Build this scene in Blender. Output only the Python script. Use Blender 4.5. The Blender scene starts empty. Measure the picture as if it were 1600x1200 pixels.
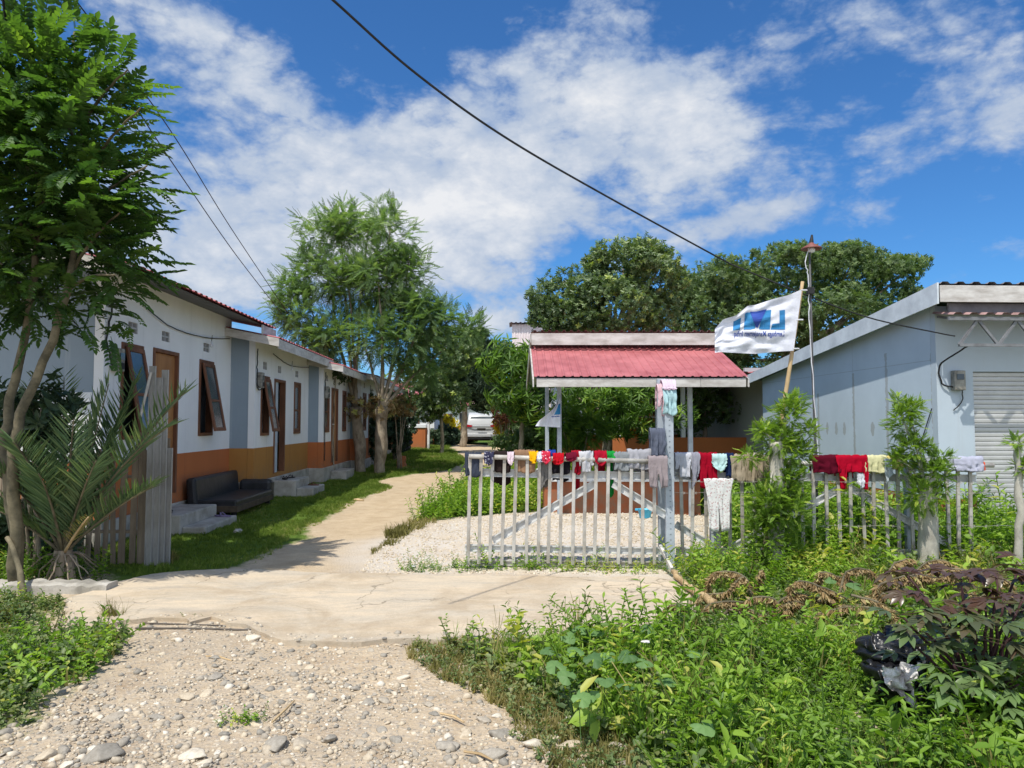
import bpy, bmesh, math, random
import numpy as np
from mathutils import Vector, Matrix, noise as mnoise
rng = np.random.default_rng(7); random.seed(7)
sc = bpy.context.scene; COL = sc.collection
F = 1150.0; EYE = 1.55; PITCH = math.atan(60/F); K = 0.0391; TH = math.atan(K)
# ------------------------------------------------------------------ camera
cam = bpy.data.cameras.new('camera'); co = bpy.data.objects.new('camera', cam); COL.objects.link(co)
co.location = (0, 0, EYE); co.rotation_euler = (math.pi/2+PITCH, 0, 0)
cam.sensor_width = 36; cam.lens = F/1600*36; cam.clip_end = 5000; cam.clip_start = .05; sc.camera = co
sc.view_settings.view_transform = 'Standard'; sc.view_settings.look = 'None'; sc.view_settings.exposure = 0
cp, sp = math.cos(PITCH), math.sin(PITCH)
def ray(px, py):
    a = (px-800)/F; b = (600-py)/F
    return np.array([a, cp-b*sp, sp+b*cp])
def W(px, py, Y):
    d = ray(px, py); t = Y/d[1]
    return np.array([d[0]*t, Y, EYE+d[2]*t])
def sm(t):
    t = np.clip(t, 0, 1); return t*t*(3-2*t)
def gz(x, y): return 0.3*sm((np.asarray(y, float)-10)/30)
def G(px, py, z=None):
    d = ray(px, py); Y = 8.
    for _ in range(40):
        zz = float(gz(0, Y)) if z is None else z
        Yn = (zz-EYE)/d[2]*d[1]; Y = .5*Y+.5*min(Yn, 400)
    return W(px, py, Y)
# ------------------------------------------------------------------ objects
def tag(o, label=None, cat=None, group=None, kind=None):
    if label: o['label'] = label
    if cat: o['category'] = cat
    if group: o['group'] = group
    if kind: o['kind'] = kind
    return o
def thing(name, label, cat, loc=(0, 0, 0), rz=0, group=None):
    o = bpy.data.objects.new(name, None); COL.objects.link(o); o.empty_display_size = .1
    o.location = tuple(float(v) for v in loc); o.rotation_euler = (0, 0, rz)
    return tag(o, label, cat, group)
def link(name, me, mat, parent=None, bevel=0, smooth=False):
    o = bpy.data.objects.new(name, me); COL.objects.link(o)
    for m in (mat if isinstance(mat, (list, tuple)) else [mat]): me.materials.append(m)
    if parent is not None: o.parent = parent
    if bevel:
        b = o.modifiers.new('b', 'BEVEL'); b.width = bevel; b.segments = 2; b.limit_method = 'ANGLE'
    if smooth: me.polygons.foreach_set('use_smooth', [True]*len(me.polygons))
    return o
def arrmesh(name, V, Fc, rnd=None):
    V = np.asarray(V, np.float32); Fc = np.asarray(Fc, np.int32); k = Fc.shape[1]
    me = bpy.data.meshes.new(name)
    me.vertices.add(len(V)); me.vertices.foreach_set('co', V.ravel())
    me.loops.add(Fc.size); me.loops.foreach_set('vertex_index', Fc.ravel())
    me.polygons.add(len(Fc)); me.polygons.foreach_set('loop_start', np.arange(0, Fc.size, k, dtype=np.int32))
    me.polygons.foreach_set('loop_total', np.full(len(Fc), k, np.int32))
    me.update(calc_edges=True)
    if rnd is not None:
        a = me.attributes.new('rnd', 'FLOAT', 'POINT'); a.data.foreach_set('value', np.asarray(rnd, np.float32))
    return me
class MB:
    def __init__(s): s.v = []; s.f = []
    def add(s, vs, fs):
        n = len(s.v); s.v += [tuple(float(c) for c in v) for v in vs]; s.f += [tuple(i+n for i in f) for f in fs]; return s
    def box(s, x0, x1, y0, y1, z0, z1, M=None):
        vs = [(x, y, z) for x in (x0, x1) for y in (y0, y1) for z in (z0, z1)]
        if M is not None: vs = [M @ Vector(v) for v in vs]
        return s.add(vs, [(0, 1, 3, 2), (4, 6, 7, 5), (0, 4, 5, 1), (2, 3, 7, 6), (0, 2, 6, 4), (1, 5, 7, 3)])
    def bar(s, a, b, w, d, up=(0, 1, 0)):
        a = Vector([float(i) for i in a]); b = Vector([float(i) for i in b]); z = (b-a).normalized(); y = Vector(up); x = y.cross(z).normalized(); y = z.cross(x)
        M = Matrix((x, y, z)).transposed().to_4x4(); M.translation = a
        return s.box(-w/2, w/2, -d/2, d/2, 0, (b-a).length, M)
    def tube(s, pts, r, n=8, cap=True):
        pts = [Vector([float(c) for c in p]) for p in pts]; rs = r if hasattr(r, '__len__') else [r]*len(pts)
        vs = []; fs = []; ref = None
        for i, p in enumerate(pts):
            t = (pts[min(i+1, len(pts)-1)]-pts[max(i-1, 0)]).normalized()
            if ref is None: ref = t.orthogonal().normalized()
            ref = (ref-t*ref.dot(t)).normalized(); b = t.cross(ref)
            for k in range(n):
                a = 2*math.pi*k/n; vs.append(p+(ref*math.cos(a)+b*math.sin(a))*rs[i])
        for i in range(len(pts)-1):
            for k in range(n): fs.append((i*n+k, i*n+(k+1) % n, (i+1)*n+(k+1) % n, (i+1)*n+k))
        if cap: fs.append(tuple(range(n))[::-1]); fs.append(tuple((len(pts)-1)*n+k for k in range(n)))
        return s.add(vs, fs)
    def lathe(s, c, prof, n=16):
        vs = [(c[0]+r*math.cos(2*math.pi*k/n), c[1]+r*math.sin(2*math.pi*k/n), c[2]+z) for r, z in prof for k in range(n)]
        fs = [(i*n+k, i*n+(k+1) % n, (i+1)*n+(k+1) % n, (i+1)*n+k) for i in range(len(prof)-1) for k in range(n)]
        return s.add(vs, fs)
    def obj(s, name, mat, parent=None, bevel=0, smooth=False):
        me = bpy.data.meshes.new(name); me.from_pydata(s.v, [], s.f); me.update()
        return link(name, me, mat, parent, bevel, smooth)
def grid_mesh(name, nu, nv, fn, extra=None):
    V = np.array([fn(i/(nu-1), j/(nv-1)) for j in range(nv) for i in range(nu)])
    Q = np.array([(j*nu+i, j*nu+i+1, (j+1)*nu+i+1, (j+1)*nu+i) for j in range(nv-1) for i in range(nu-1)])
    return arrmesh(name, V, Q)
# ------------------------------------------------------------------ materials
MATS = {}
class N:
    def __init__(s, name):
        s.m = bpy.data.materials.new(name); s.m.use_nodes = True; s.t = s.m.node_tree; s.t.nodes.clear()
        s.out = s.n('ShaderNodeOutputMaterial')
    def n(s, t, **kw):
        x = s.t.nodes.new(t)
        for k, v in kw.items(): setattr(x, k, v)
        return x
    def l(s, a, b): s.t.links.new(a, b)
    def coord(s, scale=(1, 1, 1), kind='Object'):
        tc = s.n('ShaderNodeTexCoord'); mp = s.n('ShaderNodeMapping'); mp.inputs['Scale'].default_value = scale
        s.l(tc.outputs[kind], mp.inputs['Vector']); return mp.outputs[0]
    def noise(s, vec, scale, detail=6, rough=.6, dist=0):
        x = s.n('ShaderNodeTexNoise'); x.inputs['Scale'].default_value = scale; x.inputs['Detail'].default_value = detail
        x.inputs['Roughness'].default_value = rough; x.inputs['Distortion'].default_value = dist
        if vec is not None: s.l(vec, x.inputs['Vector'])
        return x.outputs[0]
    def ramp(s, fac, stops):
        x = s.n('ShaderNodeValToRGB'); e = x.color_ramp.elements
        while len(e) < len(stops): e.new(.5)
        for el, (p, c) in zip(e, stops): el.position = p; el.color = (*c, 1) if not isinstance(c, float) else (c, c, c, 1)
        s.l(fac, x.inputs[0]); return x.outputs[0]
    def mix(s, fac, a, b, mode='MIX'):
        x = s.n('ShaderNodeMix', data_type='RGBA', blend_type=mode)
        for k, v in ((0, fac), (6, a), (7, b)):
            if hasattr(v, 'links'): s.l(v, x.inputs[k])
            elif isinstance(v, (int, float)): x.inputs[k].default_value = v if k == 0 else (v, v, v, 1)
            else: x.inputs[k].default_value = (*v, 1)
        return x.outputs[2]
    def bsdf(s, color, rough=.8, spec=.3, metal=0, normal=None):
        b = s.n('ShaderNodeBsdfPrincipled')
        if hasattr(color, 'links'): s.l(color, b.inputs['Base Color'])
        else: b.inputs['Base Color'].default_value = (*color, 1)
        if hasattr(rough, 'links'): s.l(rough, b.inputs['Roughness'])
        else: b.inputs['Roughness'].default_value = rough
        b.inputs['Specular IOR Level'].default_value = spec; b.inputs['Metallic'].default_value = metal
        if normal is not None: s.l(normal, b.inputs['Normal'])
        return b.outputs[0]
    def bump(s, h, st=.3, dist=.01):
        x = s.n('ShaderNodeBump'); x.inputs['Strength'].default_value = st; x.inputs['Distance'].default_value = dist
        s.l(h, x.inputs['Height']); return x.outputs[0]
    def done(s, sh): s.l(sh, s.out.inputs[0]); return s.m
def mul(c, k): return tuple(min(1, v*k) for v in c)
def plain(name, c, c2=None, scale=4, rough=.8, bump=.2, bs=30, spec=.3, metal=0, stretch=(1, 1, 1), bd=.01):
    if name in MATS: return MATS[name]
    n = N(name); v = n.coord(stretch); c2 = c2 or mul(c, .7)
    f = n.ramp(n.noise(v, scale, 8, .65), [(.35, c2), (.62, c)])
    nm = n.bump(n.noise(v, bs, 5), bump, bd) if bump else None
    MATS[name] = n.done(n.bsdf(f, rough, spec, metal, nm)); return MATS[name]
def wallmat(name, c, dirt=(.3, .26, .2), amt=.5, patch=None):
    n = N(name); v = n.coord(); s = n.coord((6, 6, .35)); amt = min(1, amt*1.5)
    base = n.mix(n.ramp(n.noise(v, 1.2, 5), [(.3, 0.), (.75, 1.)]), c, mul(c, .88))
    streak = n.ramp(n.noise(s, 1.0, 6, .7), [(.56, 0.), (.8, 1.)])
    m = n.n('ShaderNodeMath', operation='MULTIPLY'); m.inputs[1].default_value = amt; n.l(streak, m.inputs[0])
    colr = n.mix(m.outputs[0], base, dirt)
    # rising damp and splashes near the ground
    sx = n.n('ShaderNodeSeparateXYZ'); n.l(n.coord(), sx.inputs[0])
    mr = n.n('ShaderNodeMapRange'); mr.inputs[1].default_value = .25; mr.inputs[2].default_value = .75; mr.inputs[3].default_value = .75; mr.inputs[4].default_value = 0; n.l(sx.outputs[2], mr.inputs[0])
    mm = n.n('ShaderNodeMath', operation='MULTIPLY'); n.l(mr.outputs[0], mm.inputs[0]); n.l(n.ramp(n.noise(v, 7, 6), [(.4, 0.), (.65, 1.)]), mm.inputs[1])
    colr = n.mix(mm.outputs[0], colr, (.2, .15, .1))
    return n.done(n.bsdf(colr, .85, .2, 0, n.bump(n.noise(v, 60, 4), .15, .004)))
def leafmat(name, stops, trans=.32, rough=.5, spec=.35):
    n = N(name); a = n.n('ShaderNodeAttribute', attribute_name='rnd')
    c = n.ramp(a.outputs['Fac'], stops)
    b = n.bsdf(c, rough, spec); t = n.n('ShaderNodeBsdfTranslucent')
    n.l(n.mix(1., c, (1.5, 1.7, .6), 'MULTIPLY'), t.inputs[0])
    x = n.n('ShaderNodeMixShader'); x.inputs[0].default_value = trans; n.l(b, x.inputs[1]); n.l(t.outputs[0], x.inputs[2])
    return n.done(x.outputs[0])
GRN = lambda k=1, y=0: [(0, (.018*k, .045*k, .012*k)), (.5, (.05*k+y*.03, .115*k, .018*k)), (.85, (.10*k+y*.05, .19*k, .028*k)), (1, (.20*k+y*.06, .24*k, .04*k))]
m_leafbig = leafmat('big_leaf_green', [(0, (.025, .06, .022)), (.5, (.075, .15, .035)), (.9, (.17, .28, .05)), (1, (.32, .37, .07))], .42)
m_feather = leafmat('feathery_leaf_green', [(0, (.075, .125, .055)), (.5, (.16, .25, .105)), (1, (.28, .36, .16))], .45, .6, .25)
m_tree_a = leafmat('broad_leaf_green', [(0, (.06, .10, .04)), (.5, (.14, .205, .08)), (.88, (.26, .33, .13)), (1, (.42, .48, .11))], .35, .42, .5)
m_tree_b = leafmat('dark_leaf_green', [(0, (.06, .10, .04)), (.5, (.125, .19, .07)), (1, (.23, .30, .12))], .35, .5, .4)
m_mango = leafmat('mango_leaf_green', [(0, (.05, .10, .025)), (.5, (.12, .22, .035)), (.9, (.22, .34, .05)), (1, (.3, .36, .05))], .35)
m_mango_red = leafmat('young_leaf_red', [(0, (.10, .03, .02)), (1, (.25, .10, .05))], .3)
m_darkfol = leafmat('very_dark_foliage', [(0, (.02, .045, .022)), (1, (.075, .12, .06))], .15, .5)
m_lime = leafmat('lime_foliage', [(0, (.09, .16, .025)), (.6, (.21, .33, .045)), (1, (.42, .5, .08))], .4)
m_weed = leafmat('weed_green', [(0, (.06, .12, .018)), (.5, (.16, .28, .032)), (.9, (.28, .41, .055)), (1, (.42, .42, .09))], .35)
m_weed2 = leafmat('weed_grey_green', [(0, (.05, .08, .03)), (.6, (.12, .18, .06)), (1, (.24, .25, .10))], .3)
m_pumpkin = leafmat('large_leaf_dull_green', [(0, (.08, .16, .055)), (1, (.16, .28, .09))], .3, .6)
m_lawn = leafmat('lawn_blade', [(0, (.09, .14, .025)), (.6, (.18, .25, .045)), (.85, (.27, .29, .08)), (1, (.42, .36, .17))], .35, .7, .1)
m_drygrass = leafmat('dry_grass_blade', [(0, (.12, .11, .04)), (.5, (.22, .20, .07)), (1, (.42, .34, .16))], .3, .7, .1)
m_palm = leafmat('palm_leaflet', [(0, (.05, .10, .045)), (.6, (.11, .19, .075)), (1, (.24, .31, .12))], .2, .4, .5)
m_dead = leafmat('dead_leaf_brown', [(0, (.14, .09, .04)), (.45, (.31, .21, .105)), (.8, (.44, .35, .19)), (1, (.40, .42, .13))], .25, .8, .1)
m_purple = leafmat('purple_green_leaf', [(0, (.085, .045, .032)), (.3, (.11, .08, .045)), (.48, (.075, .10, .045)), (1, (.14, .22, .075))], .2, .33, .6)
m_yellowfl = leafmat('yellow_flower', [(0, (.5, .35, .01)), (1, (.8, .65, .02))], .3)
m_orangefl = leafmat('orange_flower', [(0, (.5, .12, .01)), (1, (.75, .28, .02))], .3)
m_bark = plain('grey_brown_bark', (.36, .30, .22), (.14, .105, .07), 7, .9, .6, 25, stretch=(1, 1, .4), bd=.02)
m_barkgrey = plain('pale_grey_bark', (.5, .47, .40), (.27, .25, .21), 6, .9, .5, 30, stretch=(1, 1, .6))
m_barkgreen = plain('green_brown_stem', (.19, .16, .10), (.075, .065, .04), 8, .85, .4, 25)
m_steel = plain('galvanised_steel', (.66, .66, .64), (.46, .46, .45), 9, .45, .1, 40, .5, .12)
m_steel_d = plain('dirty_galvanised_steel', (.52, .50, .46), (.26, .23, .19), 5, .6, .2, 40, .4, .1, stretch=(1, 1, .6))
m_steelpaint = plain('pale_grey_painted_steel', (.42, .46, .50), (.3, .34, .38), 6, .5, .1, 40)
m_white = wallmat('white_wall_paint', (.80, .81, .82), (.42, .42, .42), .3)
m_blue = wallmat('pale_blue_wall_paint', (.27, .33, .385), (.42, .45, .47), .45)
m_bluef = wallmat('light_blue_front_paint', (.46, .53, .59), (.38, .4, .42), .4)
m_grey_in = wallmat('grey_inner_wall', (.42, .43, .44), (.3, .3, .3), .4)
m_orange = wallmat('orange_wall_paint', (.48, .155, .055), (.24, .09, .04), .5)
m_ochre = wallmat('ochre_wall_paint', (.42, .20, .055), (.2, .1, .04), .5)
m_fascia = plain('white_fascia_board', (.58, .56, .53), (.36, .33, .30), 3, .7, .1, 30, stretch=(1, 1, 3))
m_roof = plain('red_corrugated_sheet', (.46, .15, .155), (.31, .085, .09), 2.6, .5, .15, 30, .4)
m_roofpink = plain('weathered_pink_sheet', (.42, .27, .26), (.25, .16, .15), 3, .6, .15, 40)
m_roofgrey = plain('weathered_grey_sheet', (.27, .25, .25), (.14, .13, .13), 3, .6, .15, 40)
m_soffit = plain('dark_soffit', (.16, .16, .17), (.10, .10, .11), 4, .8)
m_wood = plain('brown_frame_wood', (.20, .085, .045), (.10, .045, .025), 5, .6, .2, 30, stretch=(1, 1, .2))
m_doorwood = plain('orange_door_wood', (.40, .19, .07), (.24, .10, .035), 4, .5, .2, 30, stretch=(1, 1, .15))
m_doorblue = plain('pale_blue_door', (.45, .52, .58), (.36, .42, .48), 5, .6)
m_oldwood = plain('weathered_grey_wood', (.31, .25, .18), (.14, .105, .075), 6, .9, .5, 25, stretch=(1, 1, .12))
m_bamboo = plain('yellow_brown_pole_wood', (.55, .40, .22), (.32, .22, .11), 5, .7, .3, 30, stretch=(1, 1, .3))
m_glass = plain('dark_tinted_glass', (.05, .075, .09), (.03, .045, .055), 2, .12, 0, 1, .6)
m_dark = plain('dark_interior', (.03, .025, .02), None, 5, .9)
m_black = plain('black_rubber', (.025, .025, .027), (.012, .012, .012), 10, .6, .2, 40)
m_concrete = plain('rough_concrete', (.48, .45, .40), (.27, .25, .21), 3, .9, .5, 30)
m_vinyl = plain('black_vinyl', (.035, .035, .04), (.018, .02, .02), 6, .42, .3, 18)
m_plastic_w = plain('white_plastic', (.72, .73, .76), (.5, .5, .52), 8, .35, .4, 12)
m_meter = plain('meter_grey', (.30, .29, .25), (.12, .115, .1), 12, .5)
m_shutter = plain('grey_shutter_metal', (.50, .50, .485), (.42, .42, .41), 3, .45, .06, 40, .5, .2)
m_terracotta = plain('red_lamp_shade', (.24, .085, .07), (.16, .06, .05), 8, .5)
m_bag = plain('black_plastic_film', (.013, .013, .014), (.008, .008, .008), 5, .3, .5, 11, .5, bd=.02)
m_bagw = plain('white_plastic_film', (.8, .78, .76), (.45, .38, .37), 9, .4, .8, 14, .6, bd=.03)
m_carw = plain('white_car_paint', (.52, .53, .54), (.48, .49, .50), 2, .25, 0, 1, .6)
m_red = plain('red_lens', (.45, .01, .02), None, 3, .3, 0)
m_toy = plain('sky_blue_plastic', (.08, .48, .72), (.06, .4, .62), 6, .4)
def stonemat():
    n = N('river_stone'); a = n.n('ShaderNodeAttribute', attribute_name='rnd'); v = n.coord()
    c = n.ramp(a.outputs['Fac'], [(0, (.25, .235, .205)), (.25, (.36, .33, .28)), (.55, (.48, .41, .31)), (.8, (.58, .50, .38)), (1, (.66, .62, .54))])
    f = n.ramp(n.noise(v, 60, 6), [(.3, (.75, .72, .68)), (.7, (1.1, 1.08, 1.05))])
    return n.done(n.bsdf(n.mix(1., c, f, 'MULTIPLY'), .85, .25, 0, n.bump(n.noise(v, 90, 4), .4, .004)))
m_stone = stonemat()
def groundmat():
    n = N('ground_surface'); at = n.n('ShaderNodeAttribute', attribute_name='mask'); v = n.coord(kind='Object')
    sep = n.n('ShaderNodeSeparateColor'); n.l(at.outputs['Color'], sep.inputs[0])
    big = n.noise(v, .7, 6); med = n.noise(v, 6, 8, .7); fine = n.noise(v, 60, 6, .75); vf = n.noise(v, 220, 3, .7)
    dirt = n.mix(n.ramp(med, [(.35, 0.), (.65, 1.)]), (.43, .33, .215), (.58, .475, .34))
    dirt = n.mix(n.ramp(big, [(.4, 0.), (.65, .8)]), dirt, (.40, .33, .245))
    dirt = n.mix(n.ramp(n.noise(v, 2.3, 8, .75), [(.52, 0.), (.68, .6)]), dirt, (.30, .20, .115))
    vo = n.n('ShaderNodeTexVoronoi'); vo.inputs['Scale'].default_value = 34; n.l(v, vo.inputs['Vector'])
    vcol = n.ramp(vo.outputs['Color'], [(0, (.26, .24, .22)), (.5, (.44, .38, .30)), (1, (.66, .60, .50))])
    vmask = n.ramp(vo.outputs['Distance'], [(.25, 1.), (.5, 0.)])
    dirt2 = n.mix(n.mix(1., vmask, .55, 'MULTIPLY'), dirt, vcol)
    dirt2 = n.mix(.5, dirt2, n.mix(1., dirt2, n.ramp(fine, [(.3, (.6, .58, .55)), (.7, (1.35, 1.33, 1.3))]), 'MULTIPLY'))
    dirt2 = n.mix(n.ramp(n.noise(v, 14, 8, .8), [(.5, 0.), (.62, .5)]), dirt2, (.33, .295, .25))
    path = n.mix(n.ramp(n.noise(v, 3, 8, .7), [(.35, 0.), (.7, 1.)]), (.42, .32, .205), (.55, .44, .30))
    path = n.mix(.5, path, n.mix(1., path, n.ramp(fine, [(.3, (.72, .7, .68)), (.7, (1.25, 1.24, 1.22))]), 'MULTIPLY'))
    grav = n.mix(n.ramp(vf, [(.3, 0.), (.7, 1.)]), (.40, .355, .30), (.68, .62, .54))
    grav = n.mix(n.ramp(n.noise(v, 2.2, 6), [(.45, 0.), (.7, .6)]), grav, (.5, .40, .28))
    grass = n.mix(n.ramp(fine, [(.3, 0.), (.7, 1.)]), (.045, .085, .015), (.13, .20, .03))
    c = n.mix(sep.outputs[0], dirt2, path)
    g = n.n('ShaderNodeMath', operation='ADD'); n.l(sep.outputs[1], g.inputs[0])
    nn = n.n('ShaderNodeMapRange'); nn.inputs[3].default_value = -.45; nn.inputs[4].default_value = .45; n.l(n.noise(v, 5, 8, .8), nn.inputs[0]); n.l(nn.outputs[0], g.inputs[1])
    c = n.mix(sep.outputs[2], c, grav)
    c = n.mix(n.ramp(g.outputs[0], [(.4, 0.), (.6, 1.)]), c, grass)
    h = n.mix(.5, fine, n.ramp(vo.outputs['Distance'], [(.0, 1.), (.5, 0.)]))
    return n.done(n.bsdf(c, .95, .1, 0, n.bump(h, .7, .02)))
m_ground = groundmat()
def slabmat():
    n = N('dusty_concrete'); v = n.coord(); vs = n.coord((.6, 2.2, 1))
    c = n.mix(n.ramp(n.noise(vs, 1.6, 8, .7), [(.38, 0.), (.62, 1.)]), (.60, .49, .355), (.50, .43, .335))
    c = n.mix(n.ramp(n.noise(vs, 3.5, 8, .75, 1.), [(.50, 0.), (.68, .65)]), c, (.34, .305, .26))
    c = n.mix(n.ramp(n.noise(v, 1.1, 7, .7, .5), [(.47, 0.), (.62, .7)]), c, (.40, .31, .21))
    c = n.mix(n.ramp(n.noise(v, 9, 8, .8), [(.60, 0.), (.72, .5)]), c, (.24, .20, .15))
    c = n.mix(.4, c, n.mix(1., c, n.ramp(n.noise(v, 45, 6, .8), [(.3, (.7, .7, .68)), (.7, (1.25, 1.25, 1.22))]), 'MULTIPLY'))
    vo = n.n('ShaderNodeTexVoronoi', feature='DISTANCE_TO_EDGE'); vo.inputs['Scale'].default_value = .9
    mx = n.n('ShaderNodeVectorMath', operation='ADD'); n.l(v, mx.inputs[0]); nz = n.n('ShaderNodeTexNoise'); nz.inputs['Scale'].default_value = 3; nz.inputs['Detail'].default_value = 6; n.l(v, nz.inputs[0]); sv = n.n('ShaderNodeVectorMath', operation='SCALE'); sv.inputs[3].default_value = .5; n.l(nz.outputs[1], sv.inputs[0]); n.l(sv.outputs[0], mx.inputs[1]); n.l(mx.outputs[0], vo.inputs['Vector'])
    cr = n.ramp(vo.outputs['Distance'], [(0, 1.), (.010, 0.)])
    m2 = n.n('ShaderNodeMath', operation='MULTIPLY'); n.l(cr, m2.inputs[0]); n.l(n.ramp(n.noise(v, .8, 3), [(.42, 0.), (.52, .8)]), m2.inputs[1])
    c = n.mix(m2.outputs[0], c, (.17, .14, .10))
    return n.done(n.bsdf(c, .9, .15, 0, n.bump(n.noise(v, 30, 8, .8), .6, .015)))
m_slab = slabmat()
# ------------------------------------------------------------------ leaf templates (x width, y length, z normal); all quads
def leafq(L, w, fold=.15, droop=.15, base=.0):
    v = [(0, base, 0), (-w*.42, base+L*.25, fold*w), (-w*.5, base+L*.6, fold*w-droop*L*.4), (0, base+L, -droop*L), (w*.5, base+L*.6, fold*w-droop*L*.4), (w*.42, base+L*.25, fold*w)]
    return np.array(v, float), np.array([(0, 3, 2, 1), (0, 5, 4, 3)])
def rot(ax, a): return np.array(Matrix.Rotation(a, 3, ax))
def combine(parts):
    V = []; Q = []; R = []; n = 0
    for v, q, r in parts: V.append(v); Q.append(q+n); R.append(np.full(len(v), r)); n += len(v)
    return np.concatenate(V), np.concatenate(Q), np.concatenate(R)
def stick(a, b, w):
    a = np.array(a, float); b = np.array(b, float)
    return np.array([a+[w, 0, 0], b+[w*.6, 0, 0], b-[w*.6, 0, 0], a-[w, 0, 0], a+[0, 0, w], b+[0, 0, w*.6], b-[0, 0, w*.6], a-[0, 0, w]]), np.array([(0, 1, 2, 3), (4, 5, 6, 7)])
def pinnate(n, L, ll, lw, droop=.3, ang=60, term=True, start=.15, jit=.1, fold=.2, ldroop=.15, tz=0):
    parts = []; pos = lambda t: np.array([0, L*t, -droop*L*t*t])
    k = 4
    for i in range(k): v, q = stick(pos(i/k), pos((i+1)/k), .004); parts.append((v, q, 0))
    for i in range(n):
        t = start+(1-start)*(i+.5)/n; sc_ = 1-.35*abs(t-.5)*2*.8
        for s in (-1, 1):
            v, q = leafq(ll*sc_*rng.uniform(.85, 1.1), lw*sc_, fold, ldroop)
            v = v @ rot('Y', s*math.radians(rng.uniform(-25, 5)-tz)).T @ rot('Z', -s*math.radians(ang+rng.uniform(-8, 8)-15*t)).T
            parts.append((v+pos(t), q, rng.uniform(-jit, jit)))
    if term:
        v, q = leafq(ll, lw, fold, ldroop); parts.append((v+pos(1), q, 0))
    return combine(parts)
def whorl(n, ll, lw, spread=60, stem=.15, droop=.2, jit=.12):
    parts = []; v, q = stick((0, 0, 0), (0, stem, 0), .003); parts.append((v, q, 0))
    for i in range(n):
        v, q = leafq(ll*rng.uniform(.7, 1.15), lw*rng.uniform(.8, 1.1), .2, droop)
        a = 2.4*i; t = stem*(.3+.7*i/n)
        v = v @ rot('X', math.radians(90-rng.uniform(spread*.6, spread*1.1))-math.pi/2+math.radians(0)).T
        v = v @ rot('Y', a).T; parts.append((v+[0, t, 0], q, rng.uniform(-jit, jit)))
    return combine(parts)
def weed(h, n, ll, lw, jit=.15, opp=True, curve=.15):
    parts = []; pos = lambda t: np.array([curve*h*t*t, 0, h*t])
    for i in range(3): v, q = stick(pos(i/3), pos((i+1)/3), .003); parts.append((v[[0, 1, 2, 3, 4, 5, 6, 7]], q, -.2))
    for i in range(n):
        t = .12+.88*(i+.5)/n; az = i*2.4+rng.uniform(-.3, .3); s = rng.uniform(.7, 1.1)*(1-.45*t)
        v, q = leafq(ll*s, lw*s, .2, .25)
        v = v @ rot('X', math.radians(rng.uniform(5, 45)*(.4+t))).T @ rot('Z', az).T
        parts.append((v+pos(t), q, rng.uniform(-jit, jit)+.15*t))
    return combine(parts)
def bake(name, temps, P, R, S, mat, parent=None, base=None, rlo=0, rhi=1, smooth=False):
    """copy template meshes at points P with rotation matrices R and scales S into one mesh"""
    P = np.asarray(P); N_ = len(P); which = rng.integers(0, len(temps), N_); base = rng.uniform(rlo, rhi, N_) if base is None else base
    Vs = []; Qs = []; Rs = []; n = 0
    for ti, (tv, tq, tr) in enumerate(temps):
        ix = np.where(which == ti)[0]
        if not len(ix): continue
        s = S[ix] if np.ndim(S[ix]) > 1 else S[ix][:, None]
        v = np.einsum('nij,nkj->nki', R[ix], tv[None]*s[:, None, :])+P[ix][:, None, :]
        Vs.append(v.reshape(-1, 3)); Qs.append((tq[None]+(np.arange(len(ix))*len(tv))[:, None, None]+n).reshape(-1, tq.shape[1]))
        Rs.append(np.clip(base[ix][:, None]+tr[None], 0, 1).ravel()); n += len(ix)*len(tv)
    me = arrmesh(name, np.concatenate(Vs), np.concatenate(Qs), np.concatenate(Rs))
    o = link(name, me, mat, parent)
    if smooth: me.polygons.foreach_set('use_smooth', [True]*len(me.polygons))
    return o
def frames(D, U):
    Y = D/np.linalg.norm(D, axis=1, keepdims=True); X = np.cross(Y, U); X /= np.linalg.norm(X, axis=1, keepdims=True)+1e-9; Z = np.cross(X, Y)
    return np.stack([X, Y, Z], axis=2)
def zrot(n, tilt=.15):
    a = rng.uniform(0, 2*math.pi, n); t1 = rng.normal(0, tilt, n); t2 = rng.normal(0, tilt, n)
    R = np.zeros((n, 3, 3)); c, s = np.cos(a), np.sin(a)
    R[:, 0, 0] = c; R[:, 0, 1] = -s; R[:, 1, 0] = s; R[:, 1, 1] = c; R[:, 2, 2] = 1
    T = np.zeros((n, 3, 3)); T[:] = np.eye(3); T[:, 0, 2] = t1; T[:, 1, 2] = t2; T[:, 2, 0] = -t1; T[:, 2, 1] = -t2
    return T @ R
def blob_points(blobs, n, shell=.55, carve=.35, fs=.9):
    """points spread through ellipsoids, thick towards the outside, thinned by noise so gaps remain"""
    vol = np.array([b[1][0]*b[1][1]*b[1][2] for b in blobs])**(2/3); pr = vol/vol.sum(); P = []; D = []
    while len(P) < n:
        b = blobs[rng.choice(len(blobs), p=pr)]
        d = rng.normal(size=3); d /= np.linalg.norm(d); r = shell+(1-shell)*rng.random()**.6; r *= rng.uniform(.85, 1.12)
        p = np.array(b[0])+d*np.array(b[1])*r
        if mnoise.noise(Vector(p*fs)) < -1+carve+rng.random()*.9-.1: continue
        P.append(p); D.append(d)
    return np.array(P), np.array(D)
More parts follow.
